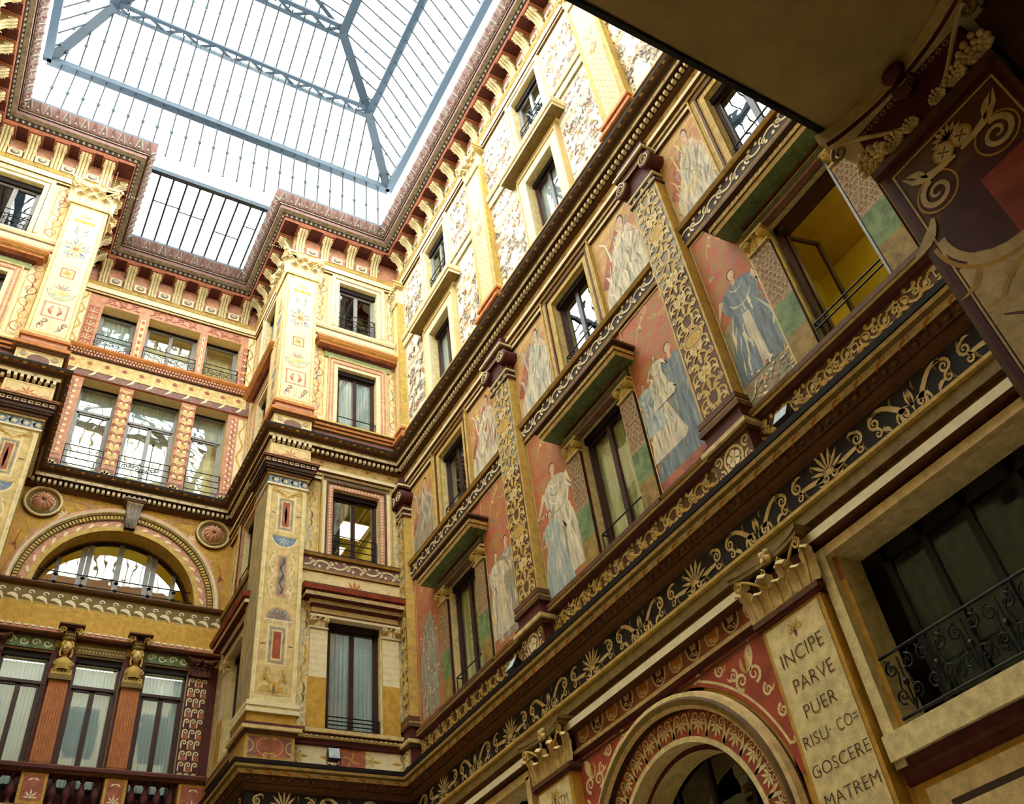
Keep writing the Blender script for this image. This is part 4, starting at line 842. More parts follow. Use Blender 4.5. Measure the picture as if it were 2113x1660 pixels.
def surroundA(style):
    r = proto('window_surround', '', 'window surround'); p = style == 'pier'
    for g in (-1, 1):
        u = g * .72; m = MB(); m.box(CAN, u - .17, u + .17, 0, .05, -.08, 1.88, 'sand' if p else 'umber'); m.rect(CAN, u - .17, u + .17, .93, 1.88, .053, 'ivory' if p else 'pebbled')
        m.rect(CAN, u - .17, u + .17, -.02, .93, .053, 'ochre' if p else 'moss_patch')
        d = D()
        if p:
            for k in range(7):
                for j in range(5): d.arc(-.136 + .068 * j, .03 + .125 * k, .028, 0, PI, .008, 'sand', 5)
            d.place(m, CAN, u, 1.0, .056)
        else:
            m.rect(CAN, u - .17, u + .17, .42, .93, .055, 'green_patch')
            for k in range(12):
                for j in range(4): d.arc(-.12 + .08 * j + .04 * (k % 2), .03 + .075 * k, .02, 0, 2 * PI, .008, 'umber', 6)
            d.place(m, CAN, u, 1.0, .056)
        o = m.build('pilaster_strip', r)
        m = MB(); ionic(m, u, 1.92, .36, .06, 'ivory' if p else 'sand', 'sand' if p else 'gold'); m.build('strip_capital', o)
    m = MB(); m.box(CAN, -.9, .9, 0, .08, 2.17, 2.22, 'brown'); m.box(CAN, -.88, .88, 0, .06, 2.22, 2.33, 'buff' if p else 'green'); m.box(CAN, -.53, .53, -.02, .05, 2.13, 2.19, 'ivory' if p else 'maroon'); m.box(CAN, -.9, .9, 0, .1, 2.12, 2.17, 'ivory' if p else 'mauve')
    if not p: D().rect(-.86, .86, .0, .02, 'sand').rect(-.86, .86, .09, .11, 'sand').place(m, CAN, 0, 2.22, .063)
    m.build('lintel', r)
    if p:
        P_ = [(0, 2.32), (.08, 2.34), (.10, 2.4), (.14, 2.42), (.14, 2.46), (.26, 2.47), (.26, 2.55), (.30, 2.58), (.33, 2.66), (.33, 2.69)]; mm = ['brown', 'maroon', 'ivory', 'sand', 'maroon', 'ivory', 'maroon', 'red', 'brown']
        m = hoodobj(r, 1.62, P_, mm); dentils(m, CAN, -1.05, 1.05, .26, .272, 2.49, 2.54, .05, 'sand'); egg_row(m, CAN, -1.05, 1.05, .3, 2.6, .05, .02, .02, 'red')
    else:
        P_ = [(0, 2.32), (.1, 2.33), (.1, 2.37), (.34, 2.38), (.36, 2.44), (.38, 2.45), (.38, 2.52), (.44, 2.56), (.44, 2.6)]; mm = ['maroon', 'brown', 'green', 'sand', 'brown', 'sand', 'umber', 'brown']
        m = hoodobj(r, 1.40, P_, mm); dentils(m, CAN, -1.0, 1.0, .38, .388, 2.46, 2.51, .09, 'ivory', .35)
    m.build('hood', r); m = MB(); m.box(CAN, -.92, .92, -.02, .12, -.1, -.03, 'sand' if p else 'brown'); m.build('sill', r)
    return Proto(r)
def surroundB(style):
    r = proto('window_surround', '', 'window surround'); p = style == 'pier'; W, H = WB[0], WB[2] - WB[1]
    m = MB(); border(m, CAN, W, H, 0, .12, .04, 'pink' if p else 'gold'); rope(m, CAN, W, H, .06, .044, 'ivory' if p else 'sand', .075, .05); m.build('inner_moulding', r)
    m = MB(); border(m, CAN, W, H, .12, .16, .07, 'brown'); border(m, CAN, W, H, .16, .24, .06, 'ivory' if p else 'sand'); border(m, CAN, W, H, .24, .27, .09, 'gold')
    if not p: rope(m, CAN, W, H, .2, .064, 'gold', .04, .03)
    m.build('outer_moulding', r); return Proto(r)
def surroundC(style):
    r = proto('window_surround', '', 'window surround'); p = style == 'pier'; W, H = WC[0], WC[2] - WC[1]
    m = MB(); border(m, CAN, W, H, 0, .1 if p else .24, .03 if p else .09, 'ivory'); m.build('inner_moulding', r)
    if p:
        m = MB(); border(m, CAN, W, H, .1, .22, .05, 'pink'); rope(m, CAN, W, H, .16, .054, 'ivory', .06, .045); border(m, CAN, W, H, .22, .25, .07, 'sand'); m.build('outer_moulding', r)
        m = MB(); m.box(CAN, -.85, .85, 0, .04, H + .25, H + .42, 'palegreen'); m.build('frieze', r)
        P_ = [(0, H + .40), (.06, H + .42), (.1, H + .47), (.22, H + .49), (.22, H + .56), (.25, H + .57), (.29, H + .64), (.29, H + .67)]; m = hoodobj(r, 1.62, P_, ['maroon', 'maroon', 'brick', 'orange', 'sand', 'orange', 'orange'])
        dentils(m, CAN, -1.02, 1.02, .25, .27, H + .585, H + .62, .04, 'gold'); m.build('hood', r)
    else:
        m = MB(); border(m, CAN, W, H, .24, .27, .12, 'buff'); m.box(CAN, -.75, .75, 0, .08, H + .26, H + .4, 'ivory'); m.build('outer_moulding', r)
        P_ = [(0, H + .4), (.05, H + .42), (.08, H + .48), (.30, H + .5), (.30, H + .58), (.33, H + .6), (.35, H + .68), (.35, H + .72)]; m = hoodobj(r, 1.5, P_, ['sand', 'buff', 'olive', 'ivory', 'buff', 'ivory', 'ivory'])
        dentils(m, CAN, -.9, .9, .1, .12, H + .5, H + .505, .06, 'gold'); m.build('hood', r)
    return Proto(r)
def surroundD(style):
    r = proto('window_surround', '', 'window surround'); W, H = WD[0], WD[2] - WD[1]
    m = MB(); border(m, CAN, W, H, 0, .1, .05, 'ivory'); border(m, CAN, W, H, .1, .12, .03, 'grey'); border(m, CAN, W, H, .12, .2, .08, 'ivory'); m.build('inner_moulding', r); return Proto(r)
sA, sAp, sB, sBp, sC, sCp, sD = surroundA('rw'), surroundA('pier'), surroundB('rw'), surroundB('pier'), surroundC('rw'), surroundC('pier'), surroundD('x')
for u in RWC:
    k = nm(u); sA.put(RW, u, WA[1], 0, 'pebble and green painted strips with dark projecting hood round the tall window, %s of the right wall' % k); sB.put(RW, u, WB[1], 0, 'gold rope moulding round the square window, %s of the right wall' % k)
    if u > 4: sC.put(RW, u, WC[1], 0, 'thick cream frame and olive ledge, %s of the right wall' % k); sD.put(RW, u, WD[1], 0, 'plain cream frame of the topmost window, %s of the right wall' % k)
for F, u, k in ((PF, PFC, 'on the front of the right pier'), (PS, SDC, 'in the side of the right pier'), (LF, LFC, 'on the left pier')):
    if F is not LF or u > 0: sAp.put(F, u, WA[1], 0, 'cream and ochre strips with red edged hood round the tall window %s' % k); sBp.put(F, u, WB[1], 0, 'pink rope moulding round the second storey window %s' % k)
    sCp.put(F, u, WC[1], 0, 'pink and cream frame below an orange ledge %s' % k); sD.put(F, u, WD[1], 0, 'plain cream frame of the topmost window %s' % k)
# ================================================================ FRESCOES
def fresco(label, z0, z1, u0, u1, fn, ground='fresco_ground'):
    """u0 > u1 on the right wall: the picture's left edge is the far one"""
    W = abs(u0 - u1); H = z1 - z0; d = D(); rr = random.Random(hash(label) % 977 if False else sum(map(ord, label)))
    d.rect(0, W, 0, H, ground); fn(d, W, H, rr); d.frame(0, W, 0, H, .02, 'sand'); m = MB()
    mir = Fr(RW.O, (0, -1), RW.N); pm = None; k = 0
    for pts, mt in d.p:
        if mt != pm: k += 1; pm = mt
        c = [(min(max(x, 0), W), min(max(y, 0), H)) for x, y in pts]
        m.face([RW.P(u0 - x, .012 + k * .00006, z0 + y) for x, y in c], mt)
    o = m.build('fresco', None, (7, (u0 + u1) / 2, z0)); tag(o, label, 'fresco'); return o
def skyline(d, W, H, rr, red=True):
    for k in range(14): y = H * (1 - .25 * rr.random()); d.rib([(0, y - .1), (W * .4, y - .05 * rr.random()), (W, y + .12)], .012, .02, rr.choice(['gold', 'sand', 'orange']))
    if red: d.poly([(0, H * .35), (W * .2, H * .6), (W * .5, H * .85), (W * .62, H * .6), (W * .3, H * .2)], 'brick')
def garland(d, W, H, rr):
    for k in range(10): d.leaf(rr.uniform(.05, W - .05), rr.uniform(H * .62, H * .95), rr.uniform(0, 6.28), .12, .05, rr.choice(['moss_patch', 'grey', 'green_patch', 'gold']), .5)
    d.scroll(W * .25, H * .84, W * .55, H * .95, .06, .022, 'sand', .07); d.scroll(W * .55, H * .9, W * .85, H * .86, -.05, .02, 'gold', .06, -1)
    for k in range(8): a = rr.uniform(0, 6.28); d.rib([(W * .2 + .1 * k, H * .7 + .1 * math.sin(k)), (W * .2 + .1 * k + .12, H * .78 + .1 * math.cos(k))], .012, .004, 'grey')
def f_a1(d, W, H, rr):                                        # woman in blue with flowers
    garland(d, W, H, rr); d.poly([(0, 0), (W, 0), (W, H * .18), (W * .6, H * .5), (0, H * .42)], 'foliage_paint'); foliage(d, 0, W * .6, .1, H * .45, 60, ['moss_patch', 'brick', 'green_patch', 'grey', 'sand'], rr)
    figure(d, W * .62, H * .12, H * .56, 'robe_blue', 'robe_white', 'robe_blue', 1, -.04, 1.5, rr); d.poly([(W * .5, H * .14), (W * .66, H * .14), (W * .62, H * .42), (W * .5, H * .42)], 'robe_white'); foliage(d, W * .15, W * .95, .02, H * .14, 60, ['robe_white', 'grey', 'pink', 'ivory'], rr, .09)
def f_a2(d, W, H, rr):                                        # children beside a large grey cloaked figure
    garland(d, W, H, rr); d.poly([(0, 0), (W, 0), (W, H * .2), (0, H * .1)], 'brick')
    figure(d, W * .72, H * .06, H * .62, 'robe_blue', 'robe_grey', 'robe_blue', 0, 0, 2.1, rr); figure(d, W * .3, H * .16, H * .42, 'robe_white', 'ivory', 'robe_grey', 1, .05, 1.3, rr); figure(d, W * .14, H * .3, H * .3, 'robe_lblue', 'robe_white', 'robe_blue', 1, 0, 1.4, rr)
    figure(d, W * .45, H * .4, H * .28, 'robe_white', 'ivory', 'robe_grey', 1, 0, 1.2, rr)
def f_a3(d, W, H, rr):                                        # two women in white and light blue
    garland(d, W, H, rr); foliage(d, 0, W * .5, H * .1, H * .5, 30, ['robe_grey', 'brick', 'pink'], rr); figure(d, W * .62, H * .05, H * .68, 'robe_white', 'ivory', 'robe_grey', 1, -.03, 1.35, rr); figure(d, W * .3, H * .02, H * .46, 'robe_lblue', 'robe_white', 'robe_lblue', 1, .02, 1.3, rr)
def f_a4(d, W, H, rr):
    garland(d, W, H, rr); figure(d, W * .62, H * .04, H * .58, 'robe_grey', 'robe_white', 'foliage_paint', 1, 0, 1.3, rr); figure(d, W * .25, H * .08, H * .5, 'robe_white', 'sand', 'robe_grey', 1, .03, 1.3, rr); foliage(d, 0, W, .02, H * .12, 30, ['robe_grey', 'pink', 'sand'], rr)
def f_a5(d, W, H, rr):                                        # tall pale blossoming bush
    garland(d, W, H, rr); d.poly([(W * .1, .1), (W * .8, .1), (W * .85, H * .45), (W * .6, H * .68), (W * .3, H * .6), (W * .12, H * .4)], 'robe_grey'); foliage(d, W * .12, W * .8, .1, H * .62, 170, ['robe_white', 'robe_lblue', 'robe_grey', 'foliage_paint', 'ivory'], rr, .08)
def f_a6(d, W, H, rr):
    garland(d, W, H, rr); figure(d, W * .45, H * .05, H * .6, 'robe_white', 'sand', 'brick', 1, 0, 1.3, rr); foliage(d, 0, W, .02, H * .3, 40, ['moss_patch', 'green_patch', 'pink'], rr)
def seated(robe, light, dark, fx=.5):                         # half reclining draped figure
    def fn(d, W, H, rr):
        skyline(d, W, H, rr); c = W * fx
        d.poly([(c - .55 * W, 0), (c + .48 * W, 0), (c + .52 * W, H * .2), (c + .44 * W, H * .42), (c + .3 * W, H * .6), (c + .2 * W, H * .74), (c - .02 * W, H * .76), (c - .2 * W, H * .62), (c - .3 * W, H * .42), (c - .5 * W, H * .25)], robe)
        for k in range(60):
            t = rr.random(); x = c - .5 * W + rr.random() * .9 * W * (1 - .62 * t) + .2 * W * t; L_ = rr.uniform(.12, .3) * H; a = rr.uniform(.9, 1.9)
            d.rib([(x, H * .7 * t), (x + .5 * L_ * math.cos(a) + .02, H * .7 * t + .5 * L_), (x + L_ * math.cos(a), H * .7 * t + L_ * .8)], .01, .008, (light, dark, robe, 'robe_grey')[k % 4], rr.uniform(.02, .06))
        d.rib([(c + .15 * W, H * .68), (c + .36 * W, H * .55), (c + .3 * W, H * .42)], .08, .035, 'skin'); d.rib([(c, H * .66), (c - .25 * W, H * .55), (c - .3 * W, H * .8)], .07, .03, light)
        d.rib([(c + .08 * W, H * .7), (c + .08 * W, H * .8)], .07, .06, 'skin'); d.ell(c + .08 * W, H * .862, W * .072, H * .075, 'brown'); d.ell(c + .07 * W, H * .845, W * .06, H * .065, 'skin')
        for g in (-1, 1): d.ell(c + .07 * W + g * .02 * W, H * .855, .01, .006, 'umber', 6)
        d.leaf(c - .3 * W, H * .78, PI * .6, .25, .05, light, .4)
    return fn
FA = [(3.52, 'R', f_a6, 'red fresco with a pale robed figure right of the open window'), (3.52, 'L', f_a1, 'fresco of a woman in blue and white standing among flowers, left of the open window'),
      (7.92, 'R', f_a2, 'fresco of children around a large blue grey cloaked figure, right of the middle tall window'), (7.92, 'L', f_a3, 'fresco of two women in white and light blue, left of the middle tall window'),
      (12.5, 'R', f_a4, 'fresco of grey and white robed figures, right of the farthest tall window'), (12.5, 'L', f_a5, 'fresco of a tall pale flowering bush beside the far corner')]
for uc, s_, fn, lb in FA:
    if s_ == 'L': fresco(lb, 6.74, 9.82, {3.52: 5.25, 7.92: 9.88}.get(uc, 14.42), uc + .91, fn)
    else: fresco(lb, 6.74, 9.82, uc - .91, {7.92: 5.89}.get(uc, uc - 2.), fn)
FB = [(3.52, 'R', seated('robe_white', 'ivory', 'robe_grey'), 'fresco of a reclining pale figure right of the nearest square window'), (3.52, 'L', seated('robe_white', 'sand', 'robe_grey', .6), 'fresco of a seated cream draped figure, left of the nearest square window'),
      (7.92, 'R', seated('robe_white', 'ivory', 'robe_grey', .55), 'fresco of a large white draped seated figure, right of the middle square window'), (7.92, 'L', seated('robe_white', 'robe_lblue', 'robe_grey', .6), 'fresco of a reclining figure in white, left of the middle square window'),
      (12.5, 'R', seated('robe_white', 'ivory', 'brick', .5), 'fresco of a woman in white on red, right of the farthest square window'), (12.5, 'L', seated('robe_grey', 'robe_white', 'pink', .5), 'faded fresco of a grey pink figure beside the far corner')]
for uc, s_, fn, lb in FB:
    if s_ == 'L': fresco(lb, 10.26, 12.07, {3.52: 5.25, 7.92: 9.88}.get(uc, 14.42), uc + .8, fn, 'fresco_sky')
    else: fresco(lb, 10.26, 12.07, uc - .8, {7.92: 5.89}.get(uc, uc - 2.), fn, 'fresco_sky')
# ================================================================ PILASTERS
def stack(m, F, u0, u1, d, L, dback=-.02, sides=(1, 1)):      # stacked projecting blocks
    for z0, z1, pj, mt in L: m.box(F, u0 - pj * sides[0], u1 + pj * sides[1], dback, d + pj, z0, z1, mt)
LOWCAP = [(11.56, 11.6, .03, 'ivory'), (11.60, 11.80, .005, 'blue'), (11.80, 11.84, .04, 'sand'), (11.84, 11.9, .07, 'brown'), (11.9, 11.95, .11, 'umber'), (11.95, 12.03, .13, 'umber'), (12.03, 12.13, .15, 'maroon'), (12.13, 12.17, .19, 'brown'), (12.17, 12.19, .2, 'brick'), (12.28, 12.62, .03, 'buff')]
LOWBASE = [(6.02, 6.42, .02, 'gold'), (6.42, 6.48, .06, 'brown'), (6.48, 6.54, .11, 'sand'), (6.54, 6.6, .08, 'maroon'), (6.6, 6.78, .03, 'ochre'), (6.78, 6.85, .07, 'ivory'), (6.85, 6.9, .045, 'sand'), (6.9, 6.98, .06, 'ivory')]
UPBASE = [(13.03, 13.46, .02, 'buff'), (13.46, 13.52, .06, 'brown'), (13.52, 13.6, .11, 'orange'), (13.6, 13.66, .06, 'brick'), (13.66, 13.8, .02, 'pink'), (13.8, 13.87, .06, 'orange'), (13.87, 13.95, .04, 'sand')]
def greek(mb, F, u0, u1, d, z, mt, h=.07):
    n = int((u1 - u0) / .11); dd = D()
    for k in range(n): x = (k + .5) * (u1 - u0) / n; dd.frame(x - .045, x + .035, 0, h, .016, mt); dd.rect(x - .01, x + .035, h * .4, h * .6, 'umber')
    dd.place(mb, F, u0, z, d)
def corner_pilaster(side, label_low, label_up):
    R_ = side > 0; ua, ub = (3.92, 4.72) if R_ else (-1.12, -.32); F = PF; S = Fr((3.92, 0), (0, 1), (-1, 0)) if R_ else Fr((-.32, 0), (0, 1), (1, 0)); oc = (ua + ub) / 2
    def bx(m, L, back=-.62): stack(m, F, ua, ub, .22, L, back)
    r = thing('pilaster', label_low, 'pilaster', (oc, 14.7, 6.02)); rr = random.Random(5)
    m = MB(); bx(m, LOWBASE)
    dd = D().rect(.03, .77, .03, .37, 'mauve').rect(.14, .66, .03, .37, 'brick').frame(.03, .77, .03, .37, .012, 'pink').arc(.4, .2, .22, 0, 2 * PI, .018, 'pink', 24, .165).arc(.03, .2, .1, -PI / 2, PI / 2, .02, 'sand', 8).arc(.77, .2, .1, PI / 2, 3 * PI / 2, .02, 'sand', 8)
    for q in (.05, .35): dd.spiral(.34, q, .06, 0, 1, .03, 'gold', 1.1); dd.spiral(.46, q, .06, PI, -1, .03, 'gold', 1.1)
    dd.place(m, F, ua, 6.02, .246); m.build('pedestal', r)
    m = MB(); m.box(F, ua, ub, -.62, .22, 6.98, 11.56, 'cream'); W = .8; d = D(); d.rect(.07, .73, .12, 4.5, 'sand'); d.frame(.05, .75, .1, 4.52, .02, 'ivory'); d.frame(.09, .71, .14, 4.48, .012, 'gold'); c = .4
    def panel(y0, y1, col): d.frame(.22, .58, y0 - .13, y1 + .13, .02, 'ivory'); d.rect(.26, .54, y0 - .08, y1 + .08, 'grey'); d.rect(.3, .5, y0 - .04, y1 + .04, 'sand'); d.rect(.33, .47, y0, y1, col); d.leaf(c, y0 + .05, PI / 2, (y1 - y0) * .8, .06, 'brick'); [d.spiral(c + g * .15, y1 + .17, .06, PI / 2, g, .03, 'ivory', 1.2) or d.spiral(c + g * .15, y0 - .17, .06, -PI / 2, -g, .03, 'ivory', 1.2) for g in (-1, 1)]; [d.rib([(c + g * .21, (y0 + y1) / 2), (c + g * .29, (y0 + y1) / 2)], .02, .02, 'umber') for g in (-1, 1)]
    panel(3.62, 4.2, 'brick')
    d.poly([(c + .24 * math.cos(PI + PI * j / 14), 3.38 + .22 * math.sin(PI + PI * j / 14)) for j in range(15)], 'blue'); d.arc(c, 3.38, .25, PI, 2 * PI, .02, 'ivory'); d.rib([(c - .27, 3.39), (c + .27, 3.39)], .02, .02, 'gold'); d.palm(c, 3.33, .16, 'lblue', 5, -PI / 2, 2.4)
    d.rect(.31, .49, 2.05, 2.95, 'pink'); d.rect(.335, .465, 2.09, 2.91, 'grey'); d.rib([(c + .03 * math.sin(k), 2.12 + .05 * k) for k in range(16)], .03, .03, 'brown')
    for g in (-1, 1):
        for y in (2.1, 2.55, 2.85): d.spiral(c + g * .2, y + .1, .075, PI / 2 * (1 if g > 0 else 1), g, .028, 'ivory', 1.3); d.leaf(c + g * .24, y, PI / 2 - g * .3, .2, .05, 'gold', g)
        d.rib([(c + g * .16, 2.0), (c + g * .24, 2.3), (c + g * .15, 2.5), (c + g * .24, 2.75), (c + g * .16, 3.02)], .022, .022, 'ivory')
    d.poly([(c + .22 * math.cos(PI * j / 14), 1.58 + .24 * math.sin(PI * j / 14)) for j in range(15)], 'grey'); d.arc(c, 1.58, .24, 0, PI, .025, 'pink'); d.palm(c, 1.6, .18, 'mauve', 7, PI / 2, 2.8, .03); d.rib([(c - .27, 1.57), (c + .27, 1.57)], .025, .025, 'ivory')
    panel(.82, 1.34, 'red')
    for g in (-1, 1): d.scroll(c, .38, c + g * .2, .55, g * -.08, .03, 'gold', .07, g); d.spiral(c + g * .2, .24, .07, PI / 2, g, .03, 'gold', 1.3); d.leaf(c + g * .05, .36, PI / 2 - g * 1.2, .26, .07, 'ochre', g * .8); d.leaf(c + g * .05, .2, PI / 2 - g * 1.2, .14, .06, 'gold', g)
    d.palm(c, .18, .22, 'ochre', 3, PI / 2, 1.8, .08); d.leaf(c, .32, -PI / 2, .18, .07, 'olive')
    for g in (-1, 1): d.scroll(c, 4.3, c + g * .24, 4.42, g * .05, .035, 'ochre', .06, g)
    d.place(m, F, ua, 6.98, .222, 1, 1)
    v0 = 14.65; m.rect(S, v0, v0 + .8, 7.0, 11.55, .002, 'marbling'); D().frame(0, .8, 0, 4.55, .03, 'gold').place(m, S, v0, 7.0, .004)
    m.build('shaft', r)
    m = MB(); bx(m, LOWCAP)
    dd = D()
    for k in range(8): x = .05 + k * .1; dd.flower(x, .1, .05, 'ivory', 'gold', 4) if k % 2 else dd.poly([(x - .04, .02), (x + .04, .18), (x - .04, .18), (x + .04, .02)], 'lblue')
    dd.place(m, F, ua, 11.6, .228); greek(m, F, ua - .14, ub + .14, .375, 12.045, 'ivory'); greek(m, S, 14.5, 15.5, .155, 12.045, 'ivory')
    egg_row(m, F, ua - .1, ub + .1, .325, 11.95, .07, .024, .03, 'brown'); dd = D().palm(.4, .06, .16, 'orange', 5, PI / 2, 3).scroll(.38, .08, .1, .08, .05, .02, 'pink', .05).scroll(.42, .08, .7, .08, -.05, .02, 'pink', .05, -1); dd.frame(.02, .78, .0, .28, .012, 'gold'); dd.place(m, F, ua, 12.31, .253)
    dentils(m, F, ua - .05, ub + .05, .25, .30, 12.69, 12.765, .105, 'ivory'); m.build('capital', r)
    # upper storeys
    r = thing('pilaster', label_up, 'pilaster', (oc, 14.7, 13.05)); m = MB(); bx(m, UPBASE)
    dd = D().ell(.4, .2, .2, .13, 'mauve', 20).spiral(.12, .1, .07, 0, 1, .03, 'pink').spiral(.68, .1, .07, PI, -1, .03, 'pink').spiral(.12, .3, .07, 0, -1, .03, 'grey').spiral(.68, .3, .07, PI, 1, .03, 'grey').frame(.02, .78, .02, .38, .012, 'gold'); dd.place(m, F, ua, 13.04, .246); m.build('pedestal', r)
    m = MB(); m.box(F, ua, ub, -.62, .22, 13.95, 18.18, 'buff'); d = D(); d.rect(.08, .72, .05, 4.15, 'ivory'); d.frame(.06, .74, .04, 4.17, .014, 'gold'); rr = random.Random(9)
    for j, y in enumerate((.08,)):
        for g in (0, 1): d.frame(.12 + g * .3, .38 + g * .3, y, y + .34, .012, 'sand'); d.scroll(.18 + g * .3, y + .05, .3 + g * .3, y + .28, .06 * (1 - 2 * g), .03, 'mauve', .05, 1 - 2 * g); d.leaf(.25 + g * .3, y + .1, 1.2, .18, .05, 'pink', .5)
    d.rect(.16, .64, .5, .95, 'pink'); d.rect(.2, .6, .54, .91, 'ivory')
    for g in (-1, 1): d.leaf(.4 + g * .05, .6, PI / 2 - g * .9, .25, .09, 'brick', g); d.leaf(.4 + g * .05, .85, -PI / 2 + g * .9, .2, .07, 'pink', -g)
    d.poly([(.4 + .24 * math.cos(PI + PI * j / 14), 1.32 + .26 * math.sin(PI + PI * j / 14)) for j in range(15)], 'sand'); d.arc(.4, 1.32, .27, PI, 2 * PI, .018, 'grey'); d.arc(.4, 1.3, .17, PI, 2 * PI, .05, 'lblue')
    for k in range(5): d.leaf(.4, 1.35, PI * (.15 + .175 * k), .22, .05, ('pink', 'grey')[k % 2])
    d.frame(.26, .54, 1.75, 2.05, .03, 'orange'); d.flower(.4, 1.9, .11, 'gold', 'brick', 4); d.rib([(.14, 1.65), (.66, 1.65)], .012, .012, 'sand'); d.rib([(.14, 2.15), (.66, 2.15)], .012, .012, 'sand')
    for k in range(10): a = k * PI / 5; d.spiral(.4 + .2 * math.cos(a), 2.72 + .27 * math.sin(a), .07, a, (-1) ** k, .026, ('blue', 'pink', 'lblue')[k % 3], 1.2); d.leaf(.4 + .1 * math.cos(a), 2.72 + .14 * math.sin(a), a, .12, .05, ('gold', 'blue')[k % 2])
    d.arc(.4, 2.72, .09, 0, 2 * PI, .02, 'gold', 14); d.flower(.4, 2.72, .07, 'orange', 'gold', 5)
    for g in (-1, 1):
        for k in range(3): d.leaf(.4 + g * .04, 3.2 + .12 * k, PI / 2 - g * 1.0, .2, .03, ('grey', 'blue', 'sand')[k], g * .5)
    d.rib([(.18, 3.68), (.62, 3.68)], .1, .1, 'gold'); d.palm(.4, 3.82, .2, 'sand', 7, PI / 2, 2.8, .03); d.rib([(.4, 1.35), (.4, 3.6)], .008, .008, 'sand')
    d.place(m, F, ua, 13.95, .222); grotesque(.6, 4.1, rr, 'sand', 'pink', 'grey').place(m, S, 14.7, 14.0, .003); D().frame(0, .8, 0, 4.2, .03, 'gold').place(m, S, 14.64, 13.96, .002); m.build('shaft', r)
    m = MB(); corinthian(m, F, oc, .22, 18.2, 18.98, .8, 'ivory', 'sand', 'buff', 'ivory'); m.build('capital', r)
    SF = Fr((4.1 if R_ else -.5, 0), (0, 1), S.N); m = MB(); corinthian(m, SF, 15.03, .18, 18.2, 18.98, .8, 'ivory', 'sand', 'buff', 'ivory'); m.build('side_capital', r)
corner_pilaster(1, 'yellow painted corner pilaster with red panels on the lower right pier', 'pale corner pilaster with blue and pink ornament on the upper right pier')
corner_pilaster(-1, 'painted corner pilaster with blue band capital on the lower left pier', 'pale corner pilaster with blue and pink ornament on the upper left pier')
